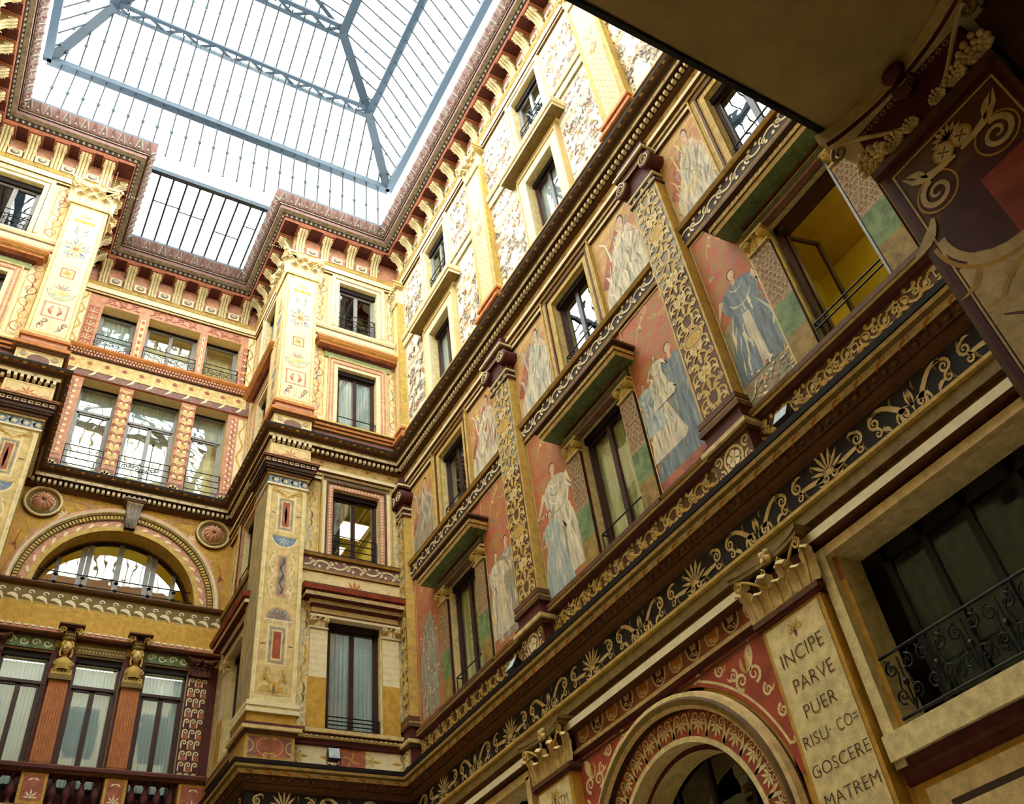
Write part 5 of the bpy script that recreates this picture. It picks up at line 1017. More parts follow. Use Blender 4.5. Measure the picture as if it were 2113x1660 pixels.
def wall_pilaster(u, w_, label_low, label_up, half=False, low=True):
    F = RW; a, b = u - w_ / 2, u + w_ / 2; rr = random.Random(int(u * 10))
    if low:
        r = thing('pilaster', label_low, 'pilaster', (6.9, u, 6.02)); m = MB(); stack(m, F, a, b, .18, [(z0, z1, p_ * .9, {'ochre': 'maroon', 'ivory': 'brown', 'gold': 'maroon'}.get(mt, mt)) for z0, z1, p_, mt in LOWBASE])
        d = D(); W = w_ + .04; d.rect(0, W, 0, .38, 'brown'); d.arc(W / 2, .2, .15, 0, 2 * PI, .035, 'sand', 20, .15); d.flower(W / 2, .2, .12, 'ivory', 'gold', 5)
        for g in (-1, 1):
            for y, q in ((.09, 1), (.3, -1)): d.spiral(W / 2 + g * W * .38, y, .075, PI / 2 * q, g * q, .03, 'sand', 1.3)
            d.leaf(W / 2 + g * .1, .03, PI / 2 - g * .9, .16, .05, 'sand', g)
        d.place(m, F, a - .02, 6.03, .204); m.build('pedestal', r)
        m = MB(); m.box(F, a, b, -.02, .18, 6.98, 11.42, 'gold'); m.rect(F, a + .03, b - .03, 7.0, 11.4, .182, 'brown'); d = D(); W = w_ - .06; y = 0.
        m.rect(F, a + .03, b - .03, 9.4, 11.4, .1825, 'grey')
        k = 0
        while y < 4.25:
            c = W / 2
            for g in (-1, 1):
                d.spiral(c + g * W * .26, y + .15, W * .2, -PI / 2, g, .035, 'gold', 1.4, 16); d.leaf(c + g * .02, y + .03, PI / 2 - g * 1.0, W * .5, .07, 'sand', g * .8); d.leaf(c + g * W * .1, y + .3, PI / 2 - g * .5, W * .42, .07, 'gold', -g * .9)
                d.spiral(c + g * W * .36, y + .36, W * .11, PI / 2, -g, .024, 'sand', 1.2, 12)
            (d.flower(c, y + .16, .1, 'sand', 'ochre', 5) if k % 3 else d.frame(c - .1, c + .1, y + .06, y + .3, .025, 'gold')) and d.leaf(c, y + .3, PI / 2, .22, .08, 'gold')
            for g in (-1, 1): d.leaf(c + g * W * .42, y + .02, PI / 2 - g * .3, .16, .05, 'sand', g * 1.2); d.leaf(c + g * W * .3, y + .28, PI / 2 + g * .9, .14, .06, 'gold', g); d.spiral(c + g * W * .1, y + .05, .045, 0, g, .02, 'sand', 1.1, 10); d.leaf(c, y + .02, PI / 2 + g * 1.3, .2, .045, 'ochre', g)
            if k % 5 == 2: d.ell(c, y + .3, W * .38, .13, 'gold', 16); d.arc(c, y + .3, W * .3, 0, 2 * PI, .012, 'brown', 16, .1); d.ell(c, y + .3, W * .2, .07, 'ochre', 10)
            y += .45; k += 1
        d.place(m, F, a + .03, 7.02, .184); m.build('shaft', r)
        m = MB(); c = u
        stack(m, F, a, b, .18, [(11.4, 11.44, .03, 'brown'), (11.44, 11.48, .015, 'ivory'), (11.48, 11.58, .0, 'umber'), (11.58, 11.61, .03, 'ivory'), (11.61, 11.66, .02, 'brown')])
        m.box(F, a, b, 0, .2, 11.66, 12.0, 'maroon'); m.box(F, a - .02, b + .02, 0, .27, 12.0, 12.1, 'maroon'); m.box(F, a - .07, b + .07, 0, .3, 12.1, 12.14, 'brown'); m.box(F, a - .1, b + .1, 0, .33, 12.14, 12.18, 'ivory'); m.box(F, a - .04, b + .04, 0, .24, 12.18, 12.4, 'maroon')
        for g in (-1, 1):                                      # volutes as rolls running back to the wall
            v = m.kid('volute'); v.lathe((u + g * (w_ / 2 + .02), 0, 11.88), [(.15, 0), (.13, .12), (.155, .27), (.13, .29), (.02, .285)], 'maroon', 16, F); spiral3(v, F, u + g * (w_ / 2 + .02), .295, 11.88, .13, PI / 2, g, 2.0, .014, 'ivory', 26)
        m.tube([F.P(u - w_ / 2, .28, 12.0), F.P(u - w_ * .2, .27, 11.97), F.P(u + w_ * .2, .27, 11.97), F.P(u + w_ / 2, .28, 12.0)], .012, 'ivory')
        D().spiral(.1, .05, .04, 0, 1, .018, 'ivory').spiral(.3, .05, .04, 0, -1, .018, 'ivory').spiral(.5, .05, .04, 0, 1, .018, 'ivory').place(m, F, a, 11.48, .183); m.build('capital', r)
    r = thing('pilaster', label_up, 'pilaster', (6.9, u, 13.05)); m = MB(); a, b = u - w_ / 2 - .05, u + w_ / 2 + .05; stack(m, F, a, b, .16, UPBASE); rinceau(b - a, .34, .3, 'pink', 'brick', .02).place(m, F, a, 13.08, .184); m.build('pedestal', r)
    m = MB(); m.box(F, a, b, -.02, .16, 13.95, 18.2, 'gold'); m.rect(F, a + .09, b - .09, 14.0, 18.18, .162, 'buff'); d = D(); W = b - a - .18
    for k in range(17):
        for j in range(4): x = W * (j + .5 + .5 * (k % 2)) / 4.5; d.leaf(x, .1 + .1 * k, PI / 2, .06, .025, 'grey' if j % 2 else 'ochre')
    d.ell(W / 2, 2.15, W * .2, .2, 'pink', 4); d.frame(.01, W - .01, 0, 1.85, .012, 'gold')
    for g in (-1, 1): d.scroll(W / 2, 1.9, W * (.5 + g * .3), 2.1, g * .04, .014, 'ochre', .06, g); d.scroll(W / 2, 2.4, W * (.5 + g * .28), 2.7, g * .04, .014, 'grey', .06, g)
    d.place(m, F, a + .09, 14.05, .164); m.build('shaft', r); m = MB(); corinthian(m, F, u, .16, 18.24, 18.98, w_, 'ivory', 'sand', 'sand', 'ivory'); m.build('capital', r)
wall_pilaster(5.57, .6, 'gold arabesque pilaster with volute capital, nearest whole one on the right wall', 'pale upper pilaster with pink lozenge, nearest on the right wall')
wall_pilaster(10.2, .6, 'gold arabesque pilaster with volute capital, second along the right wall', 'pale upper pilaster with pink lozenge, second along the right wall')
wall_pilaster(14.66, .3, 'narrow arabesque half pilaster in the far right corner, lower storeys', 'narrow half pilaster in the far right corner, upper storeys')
# ================================================================ RECESS: ARCH, MEDALLIONS, LOWER ORDER, BALUSTRADE
r = thing('arch_moulding', 'broad ochre and pink arch moulding with beads round the half round window', 'arch', (ACX, 17.8, 10.4))
m = MB(); ring(m, RB, ACX, ACZ, [(1.97, 0), (1.97, .07), (2.0, .12), (2.05, .14), (2.1, .12), (2.13, .07), (2.13, 0)], ['maroon', 'cream', 'ivory', 'pink', 'sand', 'brown'], 0, PI, 60); m.build('outer_moulding', r)
m = MB(); ring(m, RB, ACX, ACZ, [(1.84, 0), (1.84, .05), (1.96, .05), (1.97, 0)], ['brown', 'olive', 'brown'], 0, PI, 60)
for k in range(84): a = PI * (k + .5) / 84; c_, s_ = math.cos(a), math.sin(a); p = lambda rr_, t, dd: RB.P(ACX + rr_ * c_ - t * s_, dd, ACZ + rr_ * s_ + t * c_); m.grid([[p(1.86, -.02, .05), p(1.86, .02, .05)], [p(1.86, -.02, .075), p(1.86, .02, .075)], [p(1.945, -.02, .075), p(1.945, .02, .075)], [p(1.945, -.02, .05), p(1.945, .02, .05)]], 'gold', False, False)
m.build('bead_ring', r)
m = MB(); ring(m, RB, ACX, ACZ, [(1.69, 0), (1.69, .03), (1.84, .03)], ['gold', 'pink'], 0, PI, 60)
for k in range(20): a = PI * (k + .5) / 20; dd = D().leaf(0, 0, a + PI / 2 + .2, .2, .07, 'ivory', .4).leaf(0, 0, a + .4, .07, .04, 'brick'); dd.place(m, RB, ACX + 1.77 * math.cos(a), ACZ + 1.77 * math.sin(a), .033)
m.build('painted_ring', r); m = MB(); ring(m, RB, ACX, ACZ, [(1.58, -.02), (1.58, .05), (1.69, .05), (1.69, .0)], ['ochre', 'gold', 'brown'], 0, PI, 60); m.build('inner_moulding', r)
r = thing('keystone', 'grey fluted scroll keystone at the crown of the arch', 'keystone', (ACX, 17.7, 12.0)); m = MB(); rows = []
for k in range(7):
    t = k / 6; hw = .11 + .05 * t; z = 11.98 + .56 * t; dd = .14 + .12 * t + .03 * math.sin(t * 6); rows.append([RB.P(ACX - hw, 0, z), RB.P(ACX - hw, dd, z)] + [RB.P(ACX - hw + 2 * hw * j / 14, dd + (.022 if j % 4 in (2,) else -.012 if j % 4 == 0 else .01), z) for j in range(15)] + [RB.P(ACX + hw, dd, z), RB.P(ACX + hw, 0, z)])
m.grid(rows, 'grey', False, False); m.face(rows[0], 'umber'); m.build('fluted_block', r); m = MB(); stack(m, RB, ACX - .17, ACX + .17, .26, [(12.54, 12.58, 0, 'sand'), (12.58, 12.63, .03, 'brown'), (12.63, 12.66, .05, 'grey')]); m.build('keystone_cap', r)
for x, lb in ((.07, 'round rosette medallion at the upper left of the arch'), (3.62, 'round rosette medallion at the upper right of the arch')):
    r = thing('medallion', lb, 'medallion', (x, 17.8, 12.3)); m = MB(); ring(m, RB, x, 12.3, [(.32, 0), (.33, .06), (.355, .08), (.385, .06), (.39, 0)], ['sand', 'ivory', 'sand', 'brown'], 0, 2 * PI, 36, True); m.build('rim', r)
    m = MB(); m.lathe((x, .01, 12.3), [(.32, 0), (0, 0)], 'olive', 24, RB)
    for k in range(18): a = k * PI / 9; D().leaf(0, 0, a + .5, .12, .045, 'ivory', .7).place(m, RB, x + .17 * math.cos(a), 12.3 + .17 * math.sin(a), .016)
    m.build('wreath', r); m = MB(); rows = []
    for rr_, dd in ((.2, .02), (.18, .09), (.11, .15), (.04, .13)): rows.append([RB.P(x + rr_ * (1 + .1 * abs(math.sin(j * PI / 6))) * math.cos(2 * PI * j / 72), dd + .02 * abs(math.sin(j * PI / 6)), 12.3 + rr_ * (1 + .1 * abs(math.sin(j * PI / 6))) * math.sin(2 * PI * j / 72)) for j in range(72)])
    m.grid(rows, 'pink', True); m.ball(RB, x, .12, 12.3, .04, .03, .04, 'brown'); m.build('rosette', r)
for x, lb in ((1.18, 'left orange fluted pilaster with a carved female head capital'), (2.46, 'right orange fluted pilaster with a carved female head capital')):
    r = thing('herm_pilaster', lb, 'pilaster', (x, 17.7, 6.78)); m = MB(); m.box(RB, x - .17, x + .17, 0, .1, 6.78, 8.42, 'orange')
    for j in range(7): m.box(RB, x - .145 + .0483 * j - .013, x - .145 + .0483 * j + .013, .1, .116, 6.9, 8.34, 'orange'); m.rect(RB, x - .121 + .0483 * j - .009, x - .121 + .0483 * j + .009, 6.9, 8.34, .102, 'brick')
    m.box(RB, x - .19, x + .19, 0, .13, 6.76, 6.86, 'gold'); m.build('shaft', r)
    m = MB(); m.box(RB, x - .2, x + .2, 0, .16, 8.42, 8.52, 'olive'); m.box(RB, x - .18, x + .18, 0, .14, 8.52, 8.62, 'gold'); dentils(m, RB, x - .17, x + .17, .14, .15, 8.58, 8.6, .06, 'brown')
    rows = [[RB.P(x + (w_ * math.cos(PI * j / 10)), .02 + dd * math.sin(PI * j / 10), z) for j in range(11)] for z, w_, dd in ((8.62, .17, .17), (8.7, .16, .19), (8.78, .17, .2), (8.84, .14, .17), (8.88, .06, .13), (8.95, .055, .13))]; m.grid(rows, 'gold')
    for g in (-1, 1): spiral3(m, RB, x + g * .15, .16, 8.74, .05, PI / 2, g, 1.3, .012, 'sand', 12)
    m.build('bust', r)
    m = MB(); m.ball(RB, x, .16, 9.06, .085, .1, .13, 'sand', 14, 10); m.ball(RB, x, .26, 9.03, .016, .03, .03, 'sand', 6, 5)
    for g in (-1, 1): m.ball(RB, x + g * .034, .238, 9.075, .014, .012, .007, 'umber', 6, 4); m.ball(RB, x + g * .034, .238, 9.1, .022, .014, .006, 'gold', 6, 4); m.ball(RB, x + g * .05, .21, 9.02, .03, .03, .035, 'sand', 6, 5)
    m.ball(RB, x, .248, 8.985, .025, .014, .008, 'brick', 6, 4); m.ball(RB, x, .235, 8.955, .03, .025, .02, 'sand', 6, 4); o = m.build('head', r)
    m = MB(); m.ball(RB, x, .13, 9.1, .105, .1, .13, 'gold', 12, 8)
    for k in range(9): a = -.2 + PI * (k + .0) / 7.4; m.ball(RB, x + .095 * math.cos(a), .2, 9.08 + .1 * math.sin(a), .03, .035, .03, 'gold', 6, 4)
    for g in (-1, 1): m.tube([RB.P(x + g * .095, .18, 9.05), RB.P(x + g * .11, .17, 8.95), RB.P(x + g * .09, .17, 8.86)], .022, 'gold', 6)
    m.build('hair', o)
    m = MB(); m.lathe((x, .12, 9.2), [(.10, 0), (.13, .03), (.12, .05), (.11, .06)], 'gold', 14, Fr((0, 0), (1, 0), (0, -1))) if False else None
    rows = [[RB.P(x + w_ * math.cos(2 * PI * j / 16), .14 + w_ * math.sin(2 * PI * j / 16), z) for j in range(16)] for z, w_ in ((9.16, .08), (9.19, .12), (9.22, .13), (9.25, .11), (9.27, .13), (9.3, .13))]; m.grid(rows, 'olive', True)
    for g in (-1, 1): spiral3(m, RB, x + g * .14, .24, 9.38, .07, -PI / 2, g, 1.5, .02, 'gold', 18); tongue(m, RB, x + g * .08, .18, 9.28, .14, .1, .07, 'maroon', 'gold')
    m.box(RB, x - .13, x + .13, 0, .2, 9.28, 9.42, 'maroon'); stack(m, RB, x - .2, x + .2, .27, [(9.44, 9.47, 0, 'maroon'), (9.47, 9.5, .03, 'brown')]); m.build('capital', r)
    m = MB(); m.box(RB, x - .2, x + .2, 0, .2, 9.5, 9.96, 'ochre'); m.box(RB, x - .22, x + .22, 0, .23, 9.92, 9.96, 'brown'); m.build('entablature_block', r) if False else None
for x, k in ((-.1, 'left'), (3.73, 'right')):
    m = MB(); corinthian(m, RB, x, .05, 8.88, 9.2, .36, 'brown', 'maroon', 'brown', 'maroon'); tag(m.build('pilaster_capital', None, (x, 17.8, 8.9)), 'small dark leaf capital over the %s chequered scroll strip of the recess' % k, 'capital')
r = thing('balustrade', 'red brown balustrade with painted pedestals below the tall curtained windows', 'balustrade', (1.8, 17.5, 6.0))
m = MB(); m.prof(RB, [(.1, 6.62), (.36, 6.62), (.38, 6.66), (.42, 6.68), (.42, 6.74), (.38, 6.77), (.1, 6.77)], -.5, 4.1, ['maroon', 'brown', 'brown', 'maroon', 'brown', 'brown']); m.build('handrail', r)
m = MB(); m.prof(RB, [(0, 5.95), (.42, 5.95), (.42, 6.05), (.38, 6.08), (.0, 6.08)], -.5, 4.1, ['brown', 'sand', 'brown', 'maroon']); m.build('base_rail', r)
for a, b in ((.93, 1.36), (2.28, 2.66), (3.55, 4.08), (-.5, .05)):
    m = MB(); m.box(RB, a, b, .1, .34, 6.08, 6.62, 'ochre'); W = b - a; D().rect(.05, W - .05, .05, .48, 'brick').palm(W / 2, .1, .13, 'ivory', 5, PI / 2, 3).leaf(W / 2, .42, PI, .1, .04, 'ivory', .5).leaf(W / 2, .42, 0, .1, .04, 'ivory', -.5).place(m, RB, a, 6.1, .343); m.build('pedestal', r)
bp = None
for a, b in ((.05, .93), (1.36, 2.28), (2.66, 3.55)):
    n = 4
    for k in range(n):
        x = a + (b - a) * (k + .5) / n
        if bp is None:
            m = MB(); m.lathe((x, 17.85 - .23, 6.08), [(.07, 0), (.07, .04), (.04, .06), (.03, .1), (.055, .17), (.085, .24), (.06, .32), (.03, .42), (.028, .46), (.05, .48), (.03, .5), (.065, .51), (.065, .54)], 'maroon', 12); bp = m.build('baluster', r); bx0 = x
        else: c_ = bp.copy(); C.objects.link(c_); c_.parent = r; c_.location = (x - bx0, 0, 0)
# ================================================================ FLOODLIGHTS
def flood(F, u, z, d, label, tilt=.5):
    r = thing('floodlight', label, 'floodlight', F.P(u, d, z - ZO)[:2] + (z,)); m = MB(); s_ = .11
    T = lambda a, b, c: F.P(u + a, d + b * math.cos(tilt) + c * math.sin(tilt), z + .2 + c * math.cos(tilt) - b * math.sin(tilt))
    rows = [[T(-s_ * .8, -.1, -s_ * .8), T(s_ * .8, -.1, -s_ * .8), T(s_ * .8, -.1, s_ * .8), T(-s_ * .8, -.1, s_ * .8)], [T(-s_, .03, -s_), T(s_, .03, -s_), T(s_, .03, s_), T(-s_, .03, s_)]]
    m.grid(rows, 'iron', True, False); m.face(rows[0], 'iron'); m.build('housing', r); m = MB(); m.face([T(-s_ * .9, .032, -s_ * .9), T(s_ * .9, .032, -s_ * .9), T(s_ * .9, .032, s_ * .9), T(-s_ * .9, .032, s_ * .9)], 'lblue'); m.build('lens', r)
    m = MB(); m.tube([F.P(u - s_ - .01, d, z + .2), F.P(u - s_ - .01, d, z + .03), F.P(u, d, z), F.P(u + s_ + .01, d, z + .03), F.P(u + s_ + .01, d, z + .2)], .01, 'iron', 5); m.build('bracket', r)
flood(PF, 5.42, 6.0, .26, 'small grey floodlight standing on the cornice below the blue curtained window', -.3)
flood(RW, 4.75, 6.0, .2, 'bright white faced floodlight on the cornice beside the nearest gold pilaster', -.5); flood(RW, 10.82, 6.0, .2, 'small floodlight on the cornice beside the second gold pilaster', -.5)
# ================================================================ GROUND STOREY OF THE RIGHT WALL
def text_pilaster(u, lines, label):
    F = RW; a, b = u - .43, u + .43; r = thing('pilaster', label, 'pilaster', (6.9, u, 2.)); m = MB(); m.box(F, a, b, -.02, .17, -1.6, 4.24, 'ochre'); m.box(F, a - .03, b + .03, 0, .2, 4.24, 4.28, 'maroon'); m.box(F, a - .05, b + .05, 0, .22, 4.28, 4.34, 'brown'); m.build('shaft', r)
    m = MB(); m.box(F, a + .05, b - .05, .17, .18, -1.0, 4.2, 'cream'); dd = D()
    for g in (-1, 1): dd.spiral(g * .07, 0, .05, PI / 2, g, .025, 'ochre', 1.2)
    dd.leaf(0, .02, -PI / 2, .13, .05, 'brown'); dd.palm(0, -.02, .08, 'ochre', 3); dd.place(m, F, u, 4.08, .183); m.build('text_panel', r)
    m = MB(); corinthian(m, F, u, .17, 4.34, 4.93, .86, 'sand', 'gold', 'olive', 'maroon'); m.build('capital', r)
    for tx, z, h, wd, uc in lines:
        c = bpy.data.curves.new('lettering', 'FONT'); c.body = tx; c.size = 1; c.align_x = 'CENTER'; c.extrude = 0; c.offset = -.012; c.resolution_u = 3
        o = bpy.data.objects.new('lettering', c); C.objects.link(o); bpy.context.view_layer.update()
        me = bpy.data.meshes.new_from_object(o.evaluated_get(bpy.context.evaluated_depsgraph_get())); C.objects.unlink(o); bpy.data.objects.remove(o)
        xs_ = [v.co.x for v in me.vertices]; ys_ = [v.co.y for v in me.vertices]; sx = wd / (max(xs_) - min(xs_)); cx = (max(xs_) + min(xs_)) / 2
        for v in me.vertices: v.co = Vector((7 - .186 - r.location.x, (u + uc) - (v.co.x - cx) * sx - r.location.y, z + v.co.y * h / .73 + ZO - r.location.z))
        me.materials.clear(); me.materials.append(M('brown')); o = bpy.data.objects.new('lettering', me); C.objects.link(o); o.parent = r
text_pilaster(5.57, [('INCIPE', 3.76, .155, .58, .0), ('PARVE', 3.485, .145, .53, -.03), ('PUER', 3.23, .135, .42, .0), ('RISU\u00b7', 2.98, .12, .36, .16), ('CO=', 2.98, .12, .26, -.23), ('GOSCERE', 2.71, .12, .72, -.01), ('MATREM', 2.44, .12, .66, -.02), ('N', 2.745, .05, .045, .27)], 'pilaster with painted text beginning INCIPE PARVE PUER')
text_pilaster(10.2, [('DOSESTM', 3.9, .13, .6, 0), ('AGNA\u00b7PA', 3.66, .12, .6, 0), ('RENTIUM', 3.42, .12, .6, 0)], 'farther text pilaster beginning DOSESTM, cut by the bottom edge')
m = MB(); stack(m, RW, 4.98, 5.1, .1, [(2.5, 4.66, 0, 'cream')]); m.box(RW, 1.85, 4.98, 0, .1, 4.56, 4.66, 'sand'); m.box(RW, 1.85, 5.1, 0, .14, 2.56, 2.78, 'cream'); m.prof(RW, [(0, 2.36), (.04, 2.38), (.04, 2.44), (.08, 2.47), (.1, 2.55), (0, 2.56)], 1.3, 5.1, ['maroon', 'maroon', 'brown', 'maroon', 'maroon'])
m.box(RW, 1.4, 4.95, 0, .03, 1.2, 2.3, 'sand'); m.box(RW, 1.6, 4.75, .02, .05, 1.3, 2.14, 'umber'); m.box(RW, 1.66, 4.69, .03, .06, 1.36, 2.08, 'sand')
tag(m.build('opening_frame', None, (6.95, 3.5, 2.5)), 'cream frame of the large dark ground floor opening at lower right', 'frame')
r = thing('window', 'large dark ground floor opening with grey curtain panels at lower right', 'window', (7.2, 3.5, 2.78), kind='structure'); WN[0] += 1; r.name = 'window_%d' % WN[0]
for x0, x1 in ((2.05, 2.5), (2.62, 3.1), (3.2, 3.65), (3.74, 4.15), (4.24, 4.6)):
    m = MB(); m.grid([[RW.P(x0 + (x1 - x0) * j / 10, -.42 + .012 * math.sin(j * 2), z) for j in range(11)] for z in (2.8, 3.6, 4.5)], 'darkcloth'); m.build('curtain', r)
m = MB()
for x in (2.56, 3.15, 3.69, 4.19, 4.65): m.box(RW, x - .04, x + .04, -.4, -.34, 2.78, 4.56, 'iron')
m.box(RW, 2.0, 4.92, -.4, -.34, 4.4, 4.56, 'iron'); m.build('window_frame', r); m = MB(); m.rect(RW, 2.0, 4.92, 2.78, 4.56, -.36, 'dark_glass'); m.build('glass_pane', r)
r = thing('window_railing', 'black wrought iron railing with curled leaves before the large dark opening', 'railing', (7.0, 3.5, 2.85))
for z in (2.88, 3.44): m = MB(); m.tube([RW.P(2.0, .0, z), RW.P(4.92, .0, z)], .016, 'iron', 6); m.build('rail', r)
for k in range(8):
    u = 4.74 - k * .36; m = MB()
    for g in (-1, 1): spiral3(m, RW, u + g * .09, 0, 3.3, .075, PI / 2, -g, 1.4, .012, 'iron', 14); spiral3(m, RW, u + g * .08, 0, 3.05, .07, -PI / 2, g, 1.4, .012, 'iron', 14); m.tube([RW.P(u, 0, 2.9), RW.P(u + g * .07, 0, 3.12), RW.P(u + g * .04, 0, 3.25), RW.P(u + g * .14, 0, 3.4)], .01, 'iron', 5)
    m.tube([RW.P(u, 0, 2.88), RW.P(u, 0, 3.38)], .01, 'iron', 5); m.ball(RW, u, 0, 3.15, .03, .03, .04, 'iron'); m.build('scrollwork', r)
# dark glazing inside the ground floor arch
r = thing('window', 'dark glazing with thin black bars inside the ground floor arch', 'window', (7.45, AU, 2.5), kind='structure'); WN[0] += 1; r.name = 'window_%d' % WN[0]
m = MB()
for x in (-.62, 0, .62): m.box(RW, AU + x - .03, AU + x + .03, -.56, -.5, 1.0, AZ + math.sqrt(1.2 ** 2 - x * x), 'iron')
m.box(RW, AU - 1.2, AU + 1.2, -.56, -.5, 2.9, 2.96, 'iron'); m.build('window_frame', r)
m = MB(); m.face([RW.P(AU + 1.2 * math.cos(PI * k / 30), -.53, AZ + 1.2 * math.sin(PI * k / 30)) for k in range(31)] + [RW.P(AU - 1.2, -.53, 1.0), RW.P(AU + 1.2, -.53, 1.0)], 'window_glass'); m.build('glass_pane', r)
# far bay opening
m = MB(); m.box(RW, 10.9, 14.1, 0, .1, 4.56, 4.68, 'sand'); m.box(RW, 10.88, 11.0, 0, .1, 2.6, 4.6, 'sand'); tag(m.build('opening_frame', None, (6.95, 12.5, 4.5)), 'cream frame of the farther ground floor opening at the bottom edge', 'frame')
r = thing('window', 'dark ground floor opening with thin black bars at the bottom edge', 'window', (7.2, 12.5, 2.78), kind='structure'); WN[0] += 1; r.name = 'window_%d' % WN[0]; m = MB()
for x in (11.3, 11.75, 12.5, 13.2): m.box(RW, x - .04, x + .04, -.32, -.26, 2.78, 4.56, 'iron')
m.build('window_frame', r); m = MB(); m.rect(RW, 11, 14, 2.78, 4.56, -.3, 'dark_glass'); m.build('glass_pane', r)
# arch of the ground storey
r = thing('arch_moulding', 'ground floor arch with red ring of cream palmettes, cut by the bottom edge', 'arch', (6.9, AU, AZ))
m = MB(); ring(m, RW, AU, AZ, [(1.6, -.0), (1.6, .1), (1.64, .14), (1.7, .16), (1.73, .13), (1.78, .12), (1.8, .04), (1.8, 0)], ['umber', 'sand', 'olive', 'brown', 'sand', 'sand', 'brown'], 0, PI, 56); m.build('outer_moulding', r)
m = MB(); ring(m, RW, AU, AZ, [(1.26, .0), (1.26, .03), (1.32, .03), (1.32, .015), (1.6, .015)], ['sand', 'cream', 'sand', 'red'], 0, PI, 56)
for k in range(15):
    a = PI * (k + .5) / 15; d = D()
    for g in (-1, 1): d.rib([(g * .145, .0), (g * .13, .1), (g * .11, .19)], .05, .035, 'cream'); d.spiral(g * .06, .2, .055, 0 if g > 0 else PI, g, .022, 'cream', 1.3, 14)
    d.palm(0, .16, .125, 'cream', 5, -PI / 2, 2.6, .04); d.leaf(.155, .2, PI / 2, .08, .035, 'gold')
    pm = None; kk = 0
    for pts, mt in d.p:
        if mt != pm: kk += 1; pm = mt
        m.face([RW.P(AU + (1.32 + y) * math.cos(a) - x * math.sin(a), .019 + kk * .0004, AZ + (1.32 + y) * math.sin(a) + x * math.cos(a)) for x, y in pts], mt)
m.build('palmette_ring', r)
for g, lb in ((-1, 'red spandrel with cream scrolls between the ground arch and the text pilaster'), (1, 'red spandrel with cream scrolls on the far side of the ground arch')):
    m = MB(); u1 = AU + g * 1.93; d = D(); P_ = [(g * 1.93, 1.86)] + [(g * 1.84 * math.cos(t), 1.84 * math.sin(t)) for t in [PI * .06 + k * .05 for k in range(22)] if 1.84 * math.cos(t) > .25 and 1.84 * math.sin(t) < 1.86] ; P_ = [(g * 1.93, 1.86), (g * 1.93, .2)] + P_[1:] + [(g * .3, 1.86)]
    d.poly(P_, 'red'); c = g * 1.5
    for q in (-1, 1): d.spiral(c + q * .1, 1.45, .1, -PI / 2, q, .04, 'cream', 1.4, 18)
    d.leaf(c + g * .05, 1.5, PI / 2 - g * .3, .34, .14, 'cream'); d.leaf(c, 1.5, PI / 2 + .9, .2, .06, 'gold', -.8); d.leaf(c, 1.5, PI / 2 - .9, .2, .06, 'gold', .8)
    for x0, y0, r_, q in ((1.12, 1.7, .08, g), (.75, 1.78, .05, -g), (1.83, .95, .07, g), (1.88, .65, .04, -g), (1.3, 1.55, .07, -g), (1.72, 1.22, .07, g)): d.spiral(g * x0, y0, r_, PI / 2, q, .035, 'cream', 1.4, 18); d.leaf(g * x0, y0 - .02, -PI / 2 + q, .12, .04, 'sand', q)
    d.arc(0, 0, 1.9, PI / 2 - g * (PI / 2 - .33) - (0 if g > 0 else 0), PI / 2 - g * .42, .03, 'cream', 20); d.rib([(g * .9, 1.83), (g * 1.9, 1.83), (g * 1.9, .5)], .03, .03, 'sand')
    d.place(m, RW, AU, AZ, .02); tag(m.build('spandrel_panel', None, (6.95, u1, 4.)), lb, 'painted panel')
m = MB(); m.box(RW, 6.02, 9.75, 0, .03, 4.5, 4.93, 'brick'); n = 11
for k in range(n):
    x = 9.56 - k * .34; d = D()
    if k % 2: d.ell(0, .15, .1, .125, 'maroon', 16); d.arc(0, .15, .115, 0, 2 * PI, .022, 'cream', 18, .14); d.flower(0, .16, .06, 'sand', 'orange', 5); [d.spiral(g * .03, .07, .03, 0, g, .018, 'cream', 1.1, 8) for g in (-1, 1)]; d.flower(0, .24, .03, 'sand', 'gold', 4)
    else: d.poly([(-.1, .1), (-.06, .03), (.06, .03), (.1, .1), (.09, .24), (0, .29), (-.09, .24)], 'orange'); d.rib([(0, .02), (-.08, .05), (-.1, .12), (-.085, .22), (-.03, .28)], .018, .018, 'cream'); d.rib([(0, .02), (.08, .05), (.1, .12), (.085, .22), (.03, .28)], .018, .018, 'cream'); [d.spiral(g * .03, .07, .03, 0, g, .018, 'cream', 1.1, 8) for g in (-1, 1)]; d.ell(0, .2, .03, .04, 'brown', 8)
    d.place(m, RW, x, 4.53, .033, 1.1, 1.12)
m.prof(RW, [(0, 4.38), (.05, 4.39), (.05, 4.42), (.09, 4.44), (.1, 4.48), (.06, 4.49), (.06, 4.51), (0, 4.52)], 6.02, 9.75, ['maroon', 'maroon', 'maroon', 'sand', 'maroon', 'sand', 'maroon']); m.prof(RW, [(0, 4.32), (.03, 4.32), (.03, 4.35), (0, 4.36)], 6.02, 9.75, ['sand', 'maroon', 'sand'])
tag(m.build('painted_frieze', None, (6.95, 7.9, 4.6)), 'frieze of dark ovals and orange shields above the ground floor arch', 'frieze')
